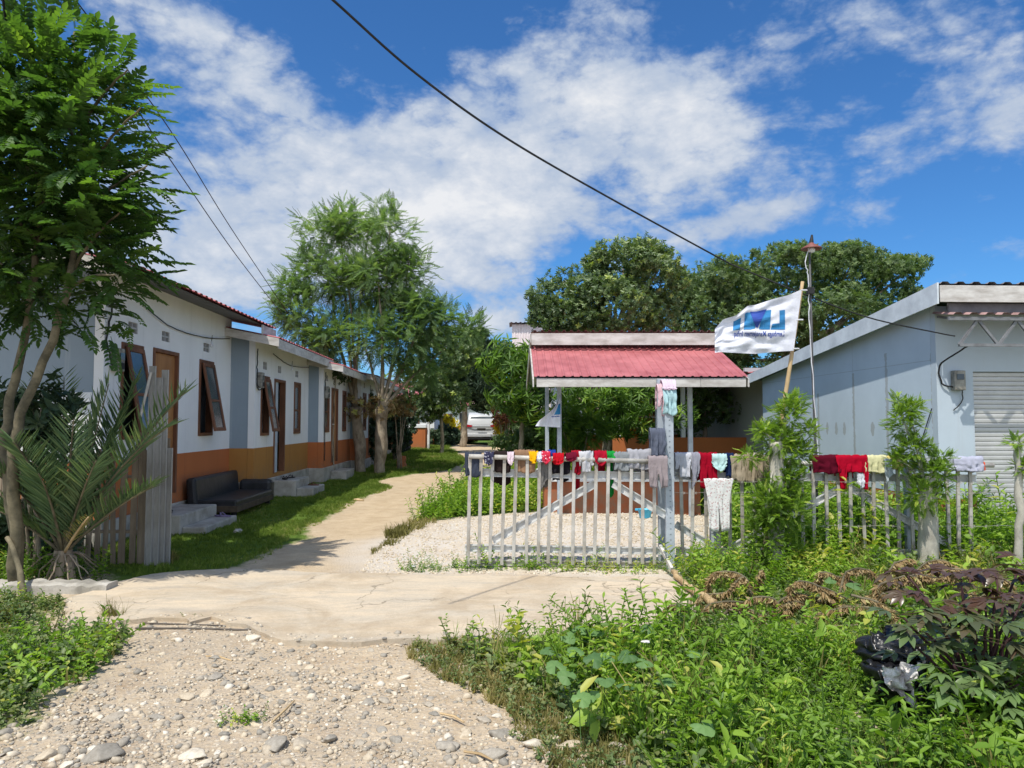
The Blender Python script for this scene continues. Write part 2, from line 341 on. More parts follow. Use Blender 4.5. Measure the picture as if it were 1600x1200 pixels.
def crown(name, blobs, n, temps, size, mat, parent, up=.3, droop=0, jit=.6, carve=.35, fs=.9, shell=.45, loc=(0, 0, 0), shade=True, sat=4):
    ex_ = []
    for c_, r_ in blobs:
        for _ in range(sat):
            d_ = rng.normal(size=3); d_[2] = abs(d_[2])*.8; d_ /= np.linalg.norm(d_); ex_.append((tuple(np.array(c_)+d_*np.array(r_)*rng.uniform(.85, 1.15)), tuple(np.array(r_)*rng.uniform(.16, .34))))
    blobs = list(blobs)+ex_
    P, D = blob_points(blobs, n, shell, carve, fs)
    d = D+rng.normal(0, jit, D.shape); d[:, 2] += up-droop; U = rng.normal(0, .3, D.shape); U[:, 2] += 1
    S = rng.uniform(.7, 1.25, n)*size
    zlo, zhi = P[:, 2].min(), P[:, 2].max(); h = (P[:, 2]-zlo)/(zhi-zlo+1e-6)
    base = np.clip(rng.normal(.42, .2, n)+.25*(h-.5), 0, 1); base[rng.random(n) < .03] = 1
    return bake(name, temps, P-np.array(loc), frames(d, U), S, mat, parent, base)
def wob(pts, r, seed=0, amt=.02, n=12):
    pts = [Vector([float(c) for c in p]) for p in pts]; out = []; rr = []
    for i in range(n+1):
        t = i/n*(len(pts)-1); k = min(int(t), len(pts)-2); f = t-k
        p0 = pts[max(k-1, 0)]; p1 = pts[k]; p2 = pts[k+1]; p3 = pts[min(k+2, len(pts)-1)]
        p = .5*((2*p1)+(p2-p0)*f+(2*p0-5*p1+4*p2-p3)*f*f+(3*p1-p0-3*p2+p3)*f**3)
        q = Vector((mnoise.noise(Vector((i*.7+seed, 0, seed))), mnoise.noise(Vector((0, i*.7+seed, seed*2))), 0))*amt
        out.append(p+q); rk = r[0]+(r[-1]-r[0])*(i/n); rr.append(rk*(1+.12*mnoise.noise(Vector((i*.9, seed, 3)))))
    return out, rr
# ------------------------------------------------------------------ world and sun
w = bpy.data.worlds.new('World'); sc.world = w; w.use_nodes = True; t = w.node_tree; t.nodes.clear()
SUN = Vector((-.27, -.44, 1)).normalized()
def wn(ty, **k):
    x = t.nodes.new(ty)
    for a, b in k.items(): setattr(x, a, b)
    return x
def wm(op, a, b=None, c=None):
    x = wn('ShaderNodeMath', operation=op)
    for i, v in enumerate((a, b, c)):
        if v is None: continue
        if hasattr(v, 'links'): t.links.new(v, x.inputs[i])
        else: x.inputs[i].default_value = v
    return x.outputs[0]
sky = wn('ShaderNodeTexSky', sky_type='NISHITA'); sky.sun_disc = False; sky.sun_elevation = math.asin(SUN.z); sky.sun_rotation = math.radians(211.5)
sky.air_density = 1.0; sky.dust_density = .3; sky.ozone_density = 3.0
tc = wn('ShaderNodeTexCoord'); sx = wn('ShaderNodeSeparateXYZ'); t.links.new(tc.outputs['Generated'], sx.inputs[0])
az = wm('ARCTAN2', sx.outputs[0], sx.outputs[1]); el = wm('ARCSINE', sx.outputs[2])
cv = wn('ShaderNodeCombineXYZ'); t.links.new(az, cv.inputs[0]); t.links.new(wm('MULTIPLY', el, 1.7), cv.inputs[1])
def dirae(px, py):
    d = ray(px, py); d = d/np.linalg.norm(d); return math.atan2(d[0], d[1]), math.asin(d[2])
def blob(px, py, sx_, sy_, rotd, amp):
    a, e = dirae(px, py); r = math.radians(rotd); da = wm('SUBTRACT', az, a); de = wm('SUBTRACT', el, e)
    u = wm('ADD', wm('MULTIPLY', da, math.cos(r)/(sx_/F)), wm('MULTIPLY', de, -math.sin(r)/(sx_/F)))
    v = wm('ADD', wm('MULTIPLY', da, math.sin(r)/(sy_/F)), wm('MULTIPLY', de, math.cos(r)/(sy_/F)))
    return wm('MULTIPLY', wm('EXPONENT', wm('MULTIPLY', wm('ADD', wm('MULTIPLY', u, u), wm('MULTIPLY', v, v)), -1.)), amp)
BL = [(900, 130, 190, 75, 8, .42), (1060, 190, 140, 80, 20, .36), (720, 250, 260, 95, 0, .42), (820, 330, 280, 80, -8, .38), (560, 330, 200, 90, 0, .30),
      (660, 420, 260, 80, 0, .32), (370, 90, 190, 55, 25, .34), (230, 60, 150, 90, 0, .15), (330, 400, 190, 70, 0, .34), (330, 290, 110, 60, 0, .18), (60, 300, 160, 200, 0, .2), (1190, 335, 130, 26, -12, .42),
      (1440, 195, 240, 45, -4, .24), (1560, 190, 100, 50, 0, .12), (1430, 70, 220, 35, 28, .14), (1350, 330, 90, 14, -10, .14), (1210, 130, 90, 40, 10, .10), (950, 285, 60, 20, -25, -.26), (1100, 290, 120, 45, 0, -.16), (1330, 110, 160, 40, 0, -.08), (500, 130, 60, 50, 0, -.1), (430, 20, 200, 30, 0, -.12), (1440, 330, 60, 16, -10, .12), (775, 500, 40, 22, 0, .40), (745, 540, 40, 30, 0, .25), (950, 20, 60, 30, 10, .2), (1100, 430, 120, 30, 0, .12),
      (520, 180, 70, 35, 30, -.2), (660, 20, 170, 40, 10, -.3), (890, 410, 60, 70, -20, -.28), (1530, 320, 140, 60, 0, -.2), (1080, 20, 140, 40, 0, -.1), (640, 100, 60, 30, 0, -.15), (1160, 440, 200, 40, 0, -.15)]
acc = None
for b in BL:
    o = blob(*b); acc = o if acc is None else wm('ADD', acc, o)
def wnoise(s, d, r, dist=0, vec=cv.outputs[0]):
    x = wn('ShaderNodeTexNoise'); x.inputs['Scale'].default_value = s; x.inputs['Detail'].default_value = d; x.inputs['Roughness'].default_value = r; x.inputs['Distortion'].default_value = dist
    t.links.new(vec, x.inputs['Vector']); return x.outputs[0]
n1 = wnoise(6, 12, .62, .2); n2 = wnoise(22, 10, .7, .1)
vn = wn('ShaderNodeTexVoronoi', feature='F1'); vn.inputs['Scale'].default_value = 15; vn.inputs['Detail'].default_value = 3; vn.inputs['Roughness'].default_value = .6
nc = wn('ShaderNodeTexNoise'); nc.inputs['Scale'].default_value = 12; nc.inputs['Detail'].default_value = 4; t.links.new(cv.outputs[0], nc.inputs['Vector'])
vs_ = wn('ShaderNodeVectorMath', operation='MULTIPLY_ADD'); t.links.new(nc.outputs[1], vs_.inputs[0]); vs_.inputs[1].default_value = (.07, .07, .07); t.links.new(cv.outputs[0], vs_.inputs[2]); t.links.new(vs_.outputs[0], vn.inputs['Vector'])
puff = wm('SUBTRACT', 1.02, vn.outputs['Distance'])
acc = wm('ADD', acc, wm('MULTIPLY', puff, .27))
bk = wm('MULTIPLY', wm('MINIMUM', wm('MAXIMUM', wm('ADD', wm('MULTIPLY', sx.outputs[1], -2.), .1), 0.), 1.), .42); acc = wm('ADD', acc, bk)   # extra cloud added behind the viewer to fill the shaded sides
dens = wm('ADD', wm('ADD', acc, wm('MULTIPLY', wm('SUBTRACT', n1, .5), 1.25)), wm('MULTIPLY', wm('SUBTRACT', n2, .5), .45))
mr = wn('ShaderNodeMapRange', interpolation_type='SMOOTHSTEP'); t.links.new(dens, mr.inputs[0]); mr.inputs[1].default_value = -.03; mr.inputs[2].default_value = .46; mr.inputs[3].default_value = 0; mr.inputs[4].default_value = .96
# cloud brightness: thick parts brighter, mottled grey-blue undersides
shade = wn('ShaderNodeMapRange'); t.links.new(wm('ADD', dens, wm('MULTIPLY', wm('SUBTRACT', wnoise(8, 8, .6, .3), .5), 1.5)), shade.inputs[0]); shade.inputs[1].default_value = -.15; shade.inputs[2].default_value = .95
cr = wn('ShaderNodeValToRGB'); t.links.new(shade.outputs[0], cr.inputs[0]); e = cr.color_ramp.elements
e[0].color = (.36, .48, .70, 1); e[1].color = (.92, .93, .95, 1)
x_ = cr.color_ramp.elements.new(.5); x_.color = (.56, .64, .77, 1)
gain = wn('ShaderNodeMix', data_type='RGBA', blend_type='MULTIPLY'); gain.inputs[0].default_value = 1; t.links.new(sky.outputs[0], gain.inputs[6]); gain.inputs[7].default_value = (.31, .63, .94, 1)
SKY_K = .15
cs = wn('ShaderNodeMix', data_type='RGBA', blend_type='MULTIPLY'); cs.inputs[0].default_value = 1; t.links.new(cr.outputs[0], cs.inputs[6]); k_ = .95/SKY_K; cs.inputs[7].default_value = (k_, k_, k_, 1)
glow = wm('ADD', wm('MULTIPLY', wm('MINIMUM', wm('MAXIMUM', wm('MULTIPLY', sx.outputs[1], -2.), 0.), 1.), 1.0), 1.)  # brightens only the clouds behind the viewer, added as fill light
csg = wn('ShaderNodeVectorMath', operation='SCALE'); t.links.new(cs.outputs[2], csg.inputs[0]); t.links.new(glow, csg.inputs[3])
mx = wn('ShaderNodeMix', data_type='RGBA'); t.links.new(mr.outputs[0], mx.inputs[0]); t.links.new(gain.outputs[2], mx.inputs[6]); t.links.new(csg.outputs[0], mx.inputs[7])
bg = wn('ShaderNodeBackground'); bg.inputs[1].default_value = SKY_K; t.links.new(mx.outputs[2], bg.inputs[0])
wo = wn('ShaderNodeOutputWorld'); t.links.new(bg.outputs[0], wo.inputs[0])
sl = bpy.data.lights.new('sun', 'SUN'); sl.energy = 5.0; sl.angle = math.radians(.53); sl.color = (1, .95, .86); so = bpy.data.objects.new('sun', sl); COL.objects.link(so)
so.rotation_euler = (-SUN).to_track_quat('-Z', 'Y').to_euler(); so.location = (-10, -10, 30)
# ------------------------------------------------------------------ regions on the ground
def poly(pp, z=None): return np.array([G(a, b, z)[:2] for a, b in pp])
def inpoly(P, poly_):
    x, y = P[..., 0], P[..., 1]; r = np.zeros(x.shape, bool); n = len(poly_)
    for i in range(n):
        x0, y0 = poly_[i]; x1, y1 = poly_[(i+1) % n]
        c = ((y0 > y) != (y1 > y)) & (x < (x1-x0)*(y-y0)/(y1-y0+1e-12)+x0); r ^= c
    return r
PATH = poly([(355, 890), (420, 862), (480, 822), (560, 778), (606, 764), (588, 752), (625, 743), (690, 737), (735, 722), (715, 708), (700, 700), (705, 694), (800, 694), (800, 706), (770, 730), (728, 765), (660, 800), (600, 845), (560, 892), (470, 900)])
LAWN = poly([(200, 905), (358, 890), (420, 862), (480, 822), (560, 778), (625, 758), (640, 750), (560, 722), (470, 760), (350, 800), (240, 860)])
LAWN = np.vstack([LAWN[:6], [[-3.3, 24.0], [-4.4, 24.0], [-5.2, 16.0], [-5.4, 9.0]]])
GRAV = poly([(556, 895), (600, 850), (670, 822), (730, 812), (860, 806), (1110, 806), (1150, 860), (1150, 900), (1000, 905)])
RWEED = poly([(690, 1003), (770, 972), (900, 968), (1060, 962), (1085, 930), (1070, 888), (1150, 884), (1600, 880), (1800, 880), (2300, 1300), (2000, 1700), (1250, 1700), (1110, 1330), (990, 1200), (880, 1115), (800, 1060)])
FWEED = poly([(1120, 880), (1120, 812), (1180, 790), (1500, 790), (1530, 838), (1600, 838), (1800, 838), (1800, 880)])
BWEED = poly([(640, 818), (700, 786), (732, 765), (780, 752), (850, 752), (850, 806), (745, 818)])
LWEED = poly([(-250, 930), (0, 935), (95, 945), (125, 975), (190, 1000), (160, 1040), (110, 1085), (60, 1130), (0, 1175), (-200, 1230), (-500, 1200)])
x0, x1, y0, y1, st = -9., 11., 1.6, 46., .09
xs = np.arange(x0, x1+1e-6, st)
ys = np.concatenate([np.arange(y0, 14, .055), np.arange(14, 46, .16)])
nx, ny = len(xs), len(ys); XX, YY = np.meshgrid(xs, ys)
def fbm(X, Y, s, seed=0):
    out = np.zeros(X.shape)
    for k, (f, a) in enumerate(((1, 1), (2.1, .5), (4.3, .27), (8.9, .15))):
        f *= s; r = np.random.default_rng(seed*10+k); g = r.normal(size=(64, 64))
        u = (X*f) % 64; v = (Y*f) % 64; i = u.astype(int); j = v.astype(int); fu = sm(u-i); fv = sm(v-j); i2 = (i+1) % 64; j2 = (j+1) % 64
        out += a*(g[i % 64, j % 64]*(1-fu)*(1-fv)+g[i2, j % 64]*fu*(1-fv)+g[i % 64, j2]*(1-fu)*fv+g[i2, j2]*fu*fv)
    return out
nzx = fbm(XX, YY, 1.6, 1)*.09*(1+YY/20); nzy = fbm(XX, YY, 1.6, 2)*.12*(1+YY/12)
PP = np.stack([XX+nzx, YY+nzy], -1)
inP = inpoly(PP, PATH); inL = inpoly(PP, LAWN) & ~inP; inG = inpoly(PP, GRAV) & ~inP & ~inL
far = (PP[..., 1] > 8.2) & ~inP & ~inG
green = inL | far | inpoly(PP, LWEED) | inpoly(PP, RWEED)
green &= ~((PP[..., 0] > 5.2) & (PP[..., 1] > 9.6) & (PP[..., 1] < 11))
def blur(m, k=3, it=2):
    m = m.astype(float)
    for _ in range(it):
        for ax in (0, 1):
            m = sum(np.roll(m, s, ax) for s in range(-k, k+1))/(2*k+1)
    return m
mask = np.stack([blur(inP), blur(green)*np.where(inpoly(PP, RWEED) | inpoly(PP, LWEED), .75, 1), blur(inG), np.ones(XX.shape)], -1)
ZZ = gz(XX, YY)+fbm(XX, YY, 3.2, 5)*.006+fbm(XX, YY, .8, 6)*.007
ZZ += np.where(blur(inG, 4) > 0, .10*blur(inG, 9, 3)*sm((YY-8.0)/2.5), 0)
cls = np.zeros((ny-1, nx-1), int); ctr = lambda m: m[:-1, :-1]
cls[ctr(inP)] = 1; cls[ctr(inL)] = 2; cls[ctr(inG)] = 3
allV = np.stack([XX, YY, ZZ], -1).reshape(-1, 3); jj, ii = np.mgrid[0:ny-1, 0:nx-1]; Q = np.stack([jj*nx+ii, jj*nx+ii+1, (jj+1)*nx+ii+1, (jj+1)*nx+ii], -1)
def heightat(x, y):
    i = np.clip(((np.asarray(x)-x0)/st).astype(int), 0, nx-2); j = np.clip(np.searchsorted(ys, y)-1, 0, ny-2); return ZZ[j, i]
for c, nm, lb in ((0, 'ground', 'stony tan dirt and weedy ground around the yards'), (1, 'dirt_path', 'bare sandy path running away between the houses'), (2, 'lawn', 'short green grass strip beside the left house row'), (3, 'gravel_bed', 'pale gravel spread behind the metal gate')):
    q = Q[cls == c].reshape(-1, 4); idx, inv = np.unique(q, return_inverse=True)
    V = allV[idx]; M_ = mask.reshape(-1, 4)[idx]; q = inv.reshape(-1, 4)
    if c == 0:   # outer skirt to the horizon
        n0 = len(V); B = 1500.
        ring_in = [(x0, y0), (x1, y0), (x1, ys[-1]), (x0, ys[-1])]; ring_out = [(-B, -60), (B, -60), (B, B), (-B, B)]
        V2 = [(a, b, float(gz(a, b))-.002) for a, b in ring_in]+[(a, b, (.3 if b > 0 else 0.)) for a, b in ring_out]
        V = np.vstack([V, V2]); M_ = np.vstack([M_, np.tile([0, 1, 0, 1], (8, 1))]); M_[n0] = [0, 0, 0, 1]; M_[n0+1] = [0, 1, 0, 1]; M_[n0+4] = [0, .3, 0, 1]
        q = np.vstack([q, [(n0+i, n0+4+i, n0+4+(i+1) % 4, n0+(i+1) % 4) for i in range(4)]])
    me = arrmesh(nm, V, q); ca = me.color_attributes.new('mask', 'FLOAT_COLOR', 'POINT'); ca.data.foreach_set('color', M_.astype(np.float32).ravel())
    me.polygons.foreach_set('use_smooth', [True]*len(me.polygons))
    o = link(nm, me, m_ground); tag(o, lb, kind='structure')
# concrete slab at the entrance
def ragged(pts, step=.05, amt=.03, seed=3):
    out = []
    for i in range(len(pts)):
        a = np.array(pts[i]); b = np.array(pts[(i+1) % len(pts)]); k = max(1, int(np.linalg.norm(b-a)/step))
        for j in range(k):
            p = a+(b-a)*j/k; q = Vector((p[0]*5, p[1]*5, seed)); out.append(p+amt*np.array([mnoise.noise(q), mnoise.noise(q+Vector((9, 3, 1)))])*1.6)
    return out
sl_pts = poly([(232, 893), (330, 886), (420, 888), (560, 893), (760, 897), (1022, 900), (1085, 912), (1095, 945), (1060, 985), (900, 990), (720, 996), (600, 995), (560, 999), (500, 994), (440, 997), (405, 984), (385, 972), (352, 969), (330, 962), (305, 967), (290, 961), (240, 961), (195, 966), (150, 976), (112, 966), (96, 950), (110, 932), (150, 914)], .05)
rp = ragged(ragged(sl_pts, .25, .06, 5), .03, .02)
bm = bmesh.new(); vs = [bm.verts.new((p[0], p[1], .034)) for p in rp]; f = bm.faces.new(vs); ex = bmesh.ops.extrude_face_region(bm, geom=[f])
for g_ in ex['geom']:
    if isinstance(g_, bmesh.types.BMVert): g_.co.z = -.06; g_.co.x *= 1.0
bmesh.ops.triangulate(bm, faces=[f_ for f_ in bm.faces if len(f_.verts) > 4]); bmesh.ops.recalc_face_normals(bm, faces=bm.faces)
me = bpy.data.meshes.new('concrete_slab'); bm.to_mesh(me); bm.free()
o = link('concrete_slab', me, m_slab); tag(o, 'dusty cracked concrete slab crossing in front of the gate', kind='structure')
# low kerb at the left
kb = MB(); a = G(-80, 925); b = G(172, 926)
kb = MB().box(0, 1, 0, 1, 0, 1); n_k = 40; kb = MB()
V_ = [(a[0]+(b[0]-a[0])*i/n_k, a[1]+dy+.015*mnoise.noise(Vector((i*.6, dy*9, 1))), z_+(.03*mnoise.noise(Vector((i*.5, dy*7, 5))) if z_ > 0 else 0)) for i in range(n_k+1) for dy, z_ in ((-.1, -.05), (-.09, .07), (-.06, .09), (.1, .09), (.12, -.05))]
kb.add(V_, [(i*5+k, (i+1)*5+k, (i+1)*5+k+1, i*5+k+1) for i in range(n_k) for k in range(4)]+[(0, 1, 2, 3, 4), tuple(n_k*5+k for k in (4, 3, 2, 1, 0))])
tag(kb.obj('kerb', m_concrete, None), 'low mossy concrete kerb under the palm', kind='structure')
# ------------------------------------------------------------------ pebbles and stones
def ico(sub, seed, squash=.6):
    bm = bmesh.new(); bmesh.ops.create_icosphere(bm, subdivisions=sub, radius=1)
    for v in bm.verts:
        v.co *= 1+.35*mnoise.noise(v.co*1.3+Vector((seed*7., 0, 0)))
        for q_ in range(11):   # chip flat facets off the ball
            d_ = Vector((math.sin(q_*2.4+seed), math.cos(q_*2.4+seed*1.7), math.sin(q_*1.3+seed*2.1))).normalized(); o_ = v.co.dot(d_)-.66
            if o_ > 0: v.co -= d_*o_
        v.co.z *= squash
    V = np.array([v.co[:] for v in bm.verts]); Fc = np.array([[v.index for v in f.verts] for f in bm.faces]); bm.free()
    return V, Fc, np.zeros(len(V))
I1 = [ico(3, s, .5) for s in range(7)]; I0 = [ico(1, s, .6) for s in range(4)]
slabpoly = np.array(rp)
def scatter(n, box_, test, dens=None):
    out = []
    while len(out) < n:
        P = rng.uniform([box_[0], box_[2]], [box_[1], box_[3]], (n*2, 2)); ok = test(P)
        if dens is not None: ok &= rng.random(len(P)) < dens(P)
        out += list(P[ok])
    return np.array(out[:n])
roadtest = lambda P: (P[:, 1] < 6.6) & ~(inpoly(P, slabpoly) & inpoly(P-[0, .16], slabpoly)) & ~(inpoly(P, RWEED) & (rng.random(len(P)) < .8))
def rd(P):
    d = .25+.75*np.clip((4.9-P[:, 1])/1.6, 0, 1); nn = fbm(P[:, 0], P[:, 1], .9, 11); return np.clip(d*(.4+.5*(nn > -.1)), .05, 1)
P = scatter(27000, (-4.5, 4, 2.4, 6.6), roadtest, rd); S = np.clip(rng.lognormal(-4.85, .62, len(P)), .004, .04)
z = np.where(inpoly(P, slabpoly), .030, heightat(P[:, 0], P[:, 1])-.05*S); o = bake('pebbles', I0, np.c_[P, z+S*.15], zrot(len(P), .2), S, m_stone); tag(o, 'small pale river pebbles strewn over the dirt road', 'pebbles', kind='stuff')
P = scatter(9000, (-4, 4, 7.6, 13), lambda P: inpoly(P, GRAV)); S = rng.uniform(.008, .024, len(P)); z = heightat(P[:, 0], P[:, 1])
o = bake('gravel', I0, np.c_[P, z+S*.1], zrot(len(P), .2), S, m_stone, base=rng.uniform(.5, 1, len(P))); tag(o, 'whitish gravel stones behind the metal gate', 'gravel', kind='stuff')
P = scatter(330, (-4.2, 3, 2.7, 5.4), roadtest, lambda P: .15+.85*np.clip((4.6-P[:, 1])/1.4, 0, 1)); 
big = [(160, 1180, .10), (430, 1160, .09), (535, 1010, 0), (178, 1118, .06), (290, 1090, .06), (395, 1002, .075), (335, 1060, .055), (335, 1045, .03), (575, 1095, .05), (600, 1092, .05), (890, 1165, .07), (835, 1163, .07), (770, 1180, .08), (780, 1147, .07), (785, 1145, .05), (670, 1100, .04), (748, 1056, .04), (630, 1057, .05), (555, 1075, .04), (245, 1120, .05), (1065, 1180, .07), (968, 1170, .06), (75, 1180, .07), (300, 1180, .08), (700, 1165, .06), (620, 1150, .05), (515, 1150, .055), (960, 1110, .03)]
k = 0
for (px, py, s) in big:
    if s == 0: continue
    p = G(px, py)[:2]; tv, tf, tr = I1[k % 7]; Rm = zrot(1, .08)[0]; v = (tv*s*np.array([1, .75, .8])*rng.uniform(.85, 1.1)) @ Rm.T
    me = arrmesh('stone', v, tf, np.full(len(v), (.1, .2, .35, .6, .9, .25)[k % 6])); o = link('stone', me, m_stone, smooth=True); o.location = (p[0], p[1], float(heightat(p[0], p[1]))+s*.12)
    lb = {0: 'large flat grey stone at the bottom left corner', 5: 'dark grey stone alone on the sand just before the slab edge', 22-1: 'big grey rock lying leftmost at the bottom edge'}.get(k, 'rounded river stone half sunk in the dirt road')
    tag(o, lb, 'stone', 'stones lying on the dirt road'); k += 1
for p in P:
    s = float(np.clip(rng.lognormal(-3.55, .35), .018, .06)); tv, tf, tr = I1[k % 7]; v = (tv*s*np.array([1, rng.uniform(.6, .95), rng.uniform(.6, 1)])) @ zrot(1, .15)[0].T
    me = arrmesh('stone', v, tf, np.full(len(v), rng.random())); o = link('stone', me, m_stone, smooth=True); o.location = (float(p[0]), float(p[1]), max(float(heightat(p[0], p[1])), .034 if inpoly(p[None], slabpoly)[0] else -1)+s*.03)
    tag(o, 'rounded river stone half sunk in the dirt road', 'stone', 'stones lying on the dirt road'); k += 1
# ------------------------------------------------------------------ corrugated sheet between an eave line and a ridge line
def sheet(A0, A1, B0, B1, pitch=.19, h=.025, duty=.22, thick=.0):
    A0, A1, B0, B1 = [np.array(p, float) for p in (A0, A1, B0, B1)]; L = np.linalg.norm(A1-A0); n = int(L/pitch)
    nrm = np.cross(A1-A0, B0-A0); nrm /= np.linalg.norm(nrm); nrm = nrm if nrm[2] > 0 else -nrm
    prof = []
    for i in range(n):
        for f, hh in ((0, 0), (.5-duty, 0), (.5-duty*.55, 1), (.5+duty*.55, 1), (.5+duty, 0)): prof.append(((i+f)/n, hh*h))
    prof.append((1, 0)); m = MB(); V = []
    for s in (0, .5, 1):
        for f, hh in prof: p = (A0+(A1-A0)*f)*(1-s)+(B0+(B1-B0)*f)*s; V.append(p+nrm*hh)
    k = len(prof); m.add(V, [(j*k+i, j*k+i+1, (j+1)*k+i+1, (j+1)*k+i) for j in range(2) for i in range(k-1)]); return m
# ------------------------------------------------------------------ left house row
def house(name, label, D, u0, L, floor, top, eaveD, eaveZ, holes, vents, Wd=6.0, band=1.06, bandm=m_orange, over0=.5, over1=.0, bandbot=.3, step_side=None, roofmat=m_roof, fas=True, rise=.75, sidewhite=False):
    top = eaveZ+rise*(D-eaveD)/(Wd/2+D-eaveD)-.035
    x_ = -D-K*u0; t_ = thing(name, label, 'house', (x_, u0, 0), TH)
    yb = sorted({0, L} | {h[k] for h in holes+vents for k in (0, 1)}); zb = sorted({bandbot, band, top} | {h[k] for h in holes+vents for k in (2, 3)})
    inside = lambda y, z: any(h[0] < y < h[1] and h[2] < z < h[3] for h in holes+vents)
    for nm, mt, lo, hi in (('wall', m_white, band, top), ('wall_base', bandm, bandbot, band)):
        m = MB()
        for i in range(len(yb)-1):
            for j in range(len(zb)-1):
                y, z = (yb[i]+yb[i+1])/2, (zb[j]+zb[j+1])/2
                if lo < z < hi and not inside(y, z): m.add([(0, yb[i], zb[j]), (0, yb[i+1], zb[j]), (0, yb[i+1], zb[j+1]), (0, yb[i], zb[j+1])], [(0, 1, 2, 3)])
        bm = bmesh.new(); vv = [bm.verts.new(v) for v in m.v]; [bm.faces.new([vv[i] for i in f_]) for f_ in m.f]; bmesh.ops.remove_doubles(bm, verts=bm.verts, dist=.001)
        me = bpy.data.meshes.new(nm); bm.to_mesh(me); bm.free(); o = link(nm, me, mt, t_); s_ = o.modifiers.new('s', 'SOLIDIFY'); s_.thickness = .12; s_.offset = -1
    ridge = -Wd/2
    rz_ = eaveZ+rise
    # gable walls facing the camera and away
    for yy, th in ((.003, .12), (L-.12, .117)):
        g_ = MB(); ya, yb2 = yy, yy+th
        zt = lambda x: eaveZ-.08+(rz_-eaveZ)*(1-abs(x-ridge)/(abs(ridge)+(D-eaveD)))
        pts = [(-.125, band), (-.125, zt(-.125)-.02), (ridge, zt(ridge)), (-Wd, zt(-Wd+.0)), (-Wd, band)]
        g_.add([(x, ya, z) for x, z in pts]+[(x, yb2, z) for x, z in pts], [(0, 1, 2, 3, 4), (9, 8, 7, 6, 5)]+[(i, (i+1) % 5, (i+1) % 5+5, i+5)[::-1] for i in range(5)])
        g_.obj('side_wall', m_blue, t_)
        MB().box(-Wd, -.125, ya, yb2, bandbot, band).obj('side_wall_base', bandm, t_)
    MB().box(-Wd-.1, -Wd, 0, L, .3, eaveZ-.1).obj('back_wall', m_blue, t_)
    MB().box(-Wd, .04, -.02, L, -.1, bandbot+.001).obj('plinth', m_concrete, t_, .01)
    MB().box(-2.6, -2.5, .15, L-.15, bandbot, top-.1).obj('inner_wall', m_grey_in, t_)
    # roof
    ex_ = D-eaveD
    r_ = sheet((ex_, -over0, eaveZ), (ex_, L+over1, eaveZ), (ridge, -over0, rz_), (ridge, L+over1, rz_), .2, .022, .3).obj('roof', roofmat, t_)
    sheet((-Wd-.5, -over0, eaveZ-.02), (-Wd-.5, L+over1, eaveZ-.02), (ridge, -over0, rz_), (ridge, L+over1, rz_), .2, .022, .3).obj('roof', roofmat, t_)
    MB().add([(ex_-.03, -over0+.02, eaveZ-.03), (ex_-.03, L+over1-.02, eaveZ-.03), (ridge, L+over1-.02, rz_-.03), (ridge, -over0+.02, rz_-.03)], [(0, 1, 2, 3)]).obj('soffit', m_soffit, t_)
    if fas:
        MB().box(ex_-.025, ex_-.005, -over0, L+over1, eaveZ-.2, eaveZ-.015).obj('fascia', m_fascia, t_, .004)
    ga = MB()
    for sgn, xa, za, xb, zb_ in ((1, ex_, eaveZ, ridge, rz_), (-1, -Wd-.5, eaveZ-.02, ridge, rz_)):
        ga.add([(xa, -over0-.02, za-.16), (xb, -over0-.02, zb_-.16), (xb, -over0-.02, zb_-.01), (xa, -over0-.02, za-.01), (xa, -over0, za-.16), (xb, -over0, zb_-.16), (xb, -over0, zb_-.01), (xa, -over0, za-.01)], [(0, 1, 2, 3), (4, 7, 6, 5), (0, 4, 5, 1), (3, 2, 6, 7), (0, 3, 7, 4)])
    ga.obj('bargeboard', m_fascia, t_)
    for i, h in enumerate(holes):
        a, b, z0, z1 = h[:4]; kind = h[4]
        fw = .055; fr = MB().box(-.10, .02, a, a+fw, z0, z1).box(-.10, .02, b-fw, b, z0, z1).box(-.10, .02, a+fw, b-fw, z1-fw, z1)
        if kind.startswith('win'): fr.box(-.10, .03, a+fw, b-fw, z0, z0+fw)
        nm = 'window' if kind.startswith('win') else 'door'
        fo = fr.obj(nm, m_wood, t_, .005)
        if kind.startswith('win'):
            zb0, zt0 = z0+fw+.005, z1-fw-.005; hgt = zt0-zb0; ang = -.19 if kind == 'winopen' else 0.; xx = .02 if ang else -.035
            Mx = Matrix.Translation((xx, 0, zt0)) @ Matrix.Rotation(ang, 4, 'Y'); s_ = .06
            ya, yb_ = a+fw+.005, b-fw-.005
            sa = MB().box(0, .035, ya, ya+s_, -hgt, 0, Mx).box(0, .035, yb_-s_, yb_, -hgt, 0, Mx).box(0, .035, ya+s_, yb_-s_, -s_, 0, Mx).box(0, .035, ya+s_, yb_-s_, -hgt, -hgt+s_, Mx).box(0, .035, ya+s_, yb_-s_, -hgt*.55-.02, -hgt*.55+.02, Mx)
            sa.obj('sash', m_wood, fo, .004)
            MB().box(.012, .018, ya+s_, yb_-s_, -hgt+s_, -hgt*.55-.02, Mx).box(.012, .018, ya+s_, yb_-s_, -hgt*.55+.02, -s_, Mx).obj('pane', m_glass, fo)
        elif kind == 'door':
            MB().box(-.07, -.03, a+fw+.003, b-fw-.003, z0, z1-fw-.003).obj('door_leaf', m_doorwood, fo, .004)
            q = MB()
            for z_ in (z0+.25, z0+1.15): q.box(-.03, -.02, a+fw+.12, b-fw-.12, z_, z_+.7)
            q.obj('door_panel', m_doorwood, fo, .01)
            MB().tube([(-.02, a+fw+.08, z0+1.0), (.03, a+fw+.08, z0+1.0), (.03, a+fw+.18, z0+1.0)], .012).obj('handle', m_steel, fo)
        elif kind == 'doorgrey':
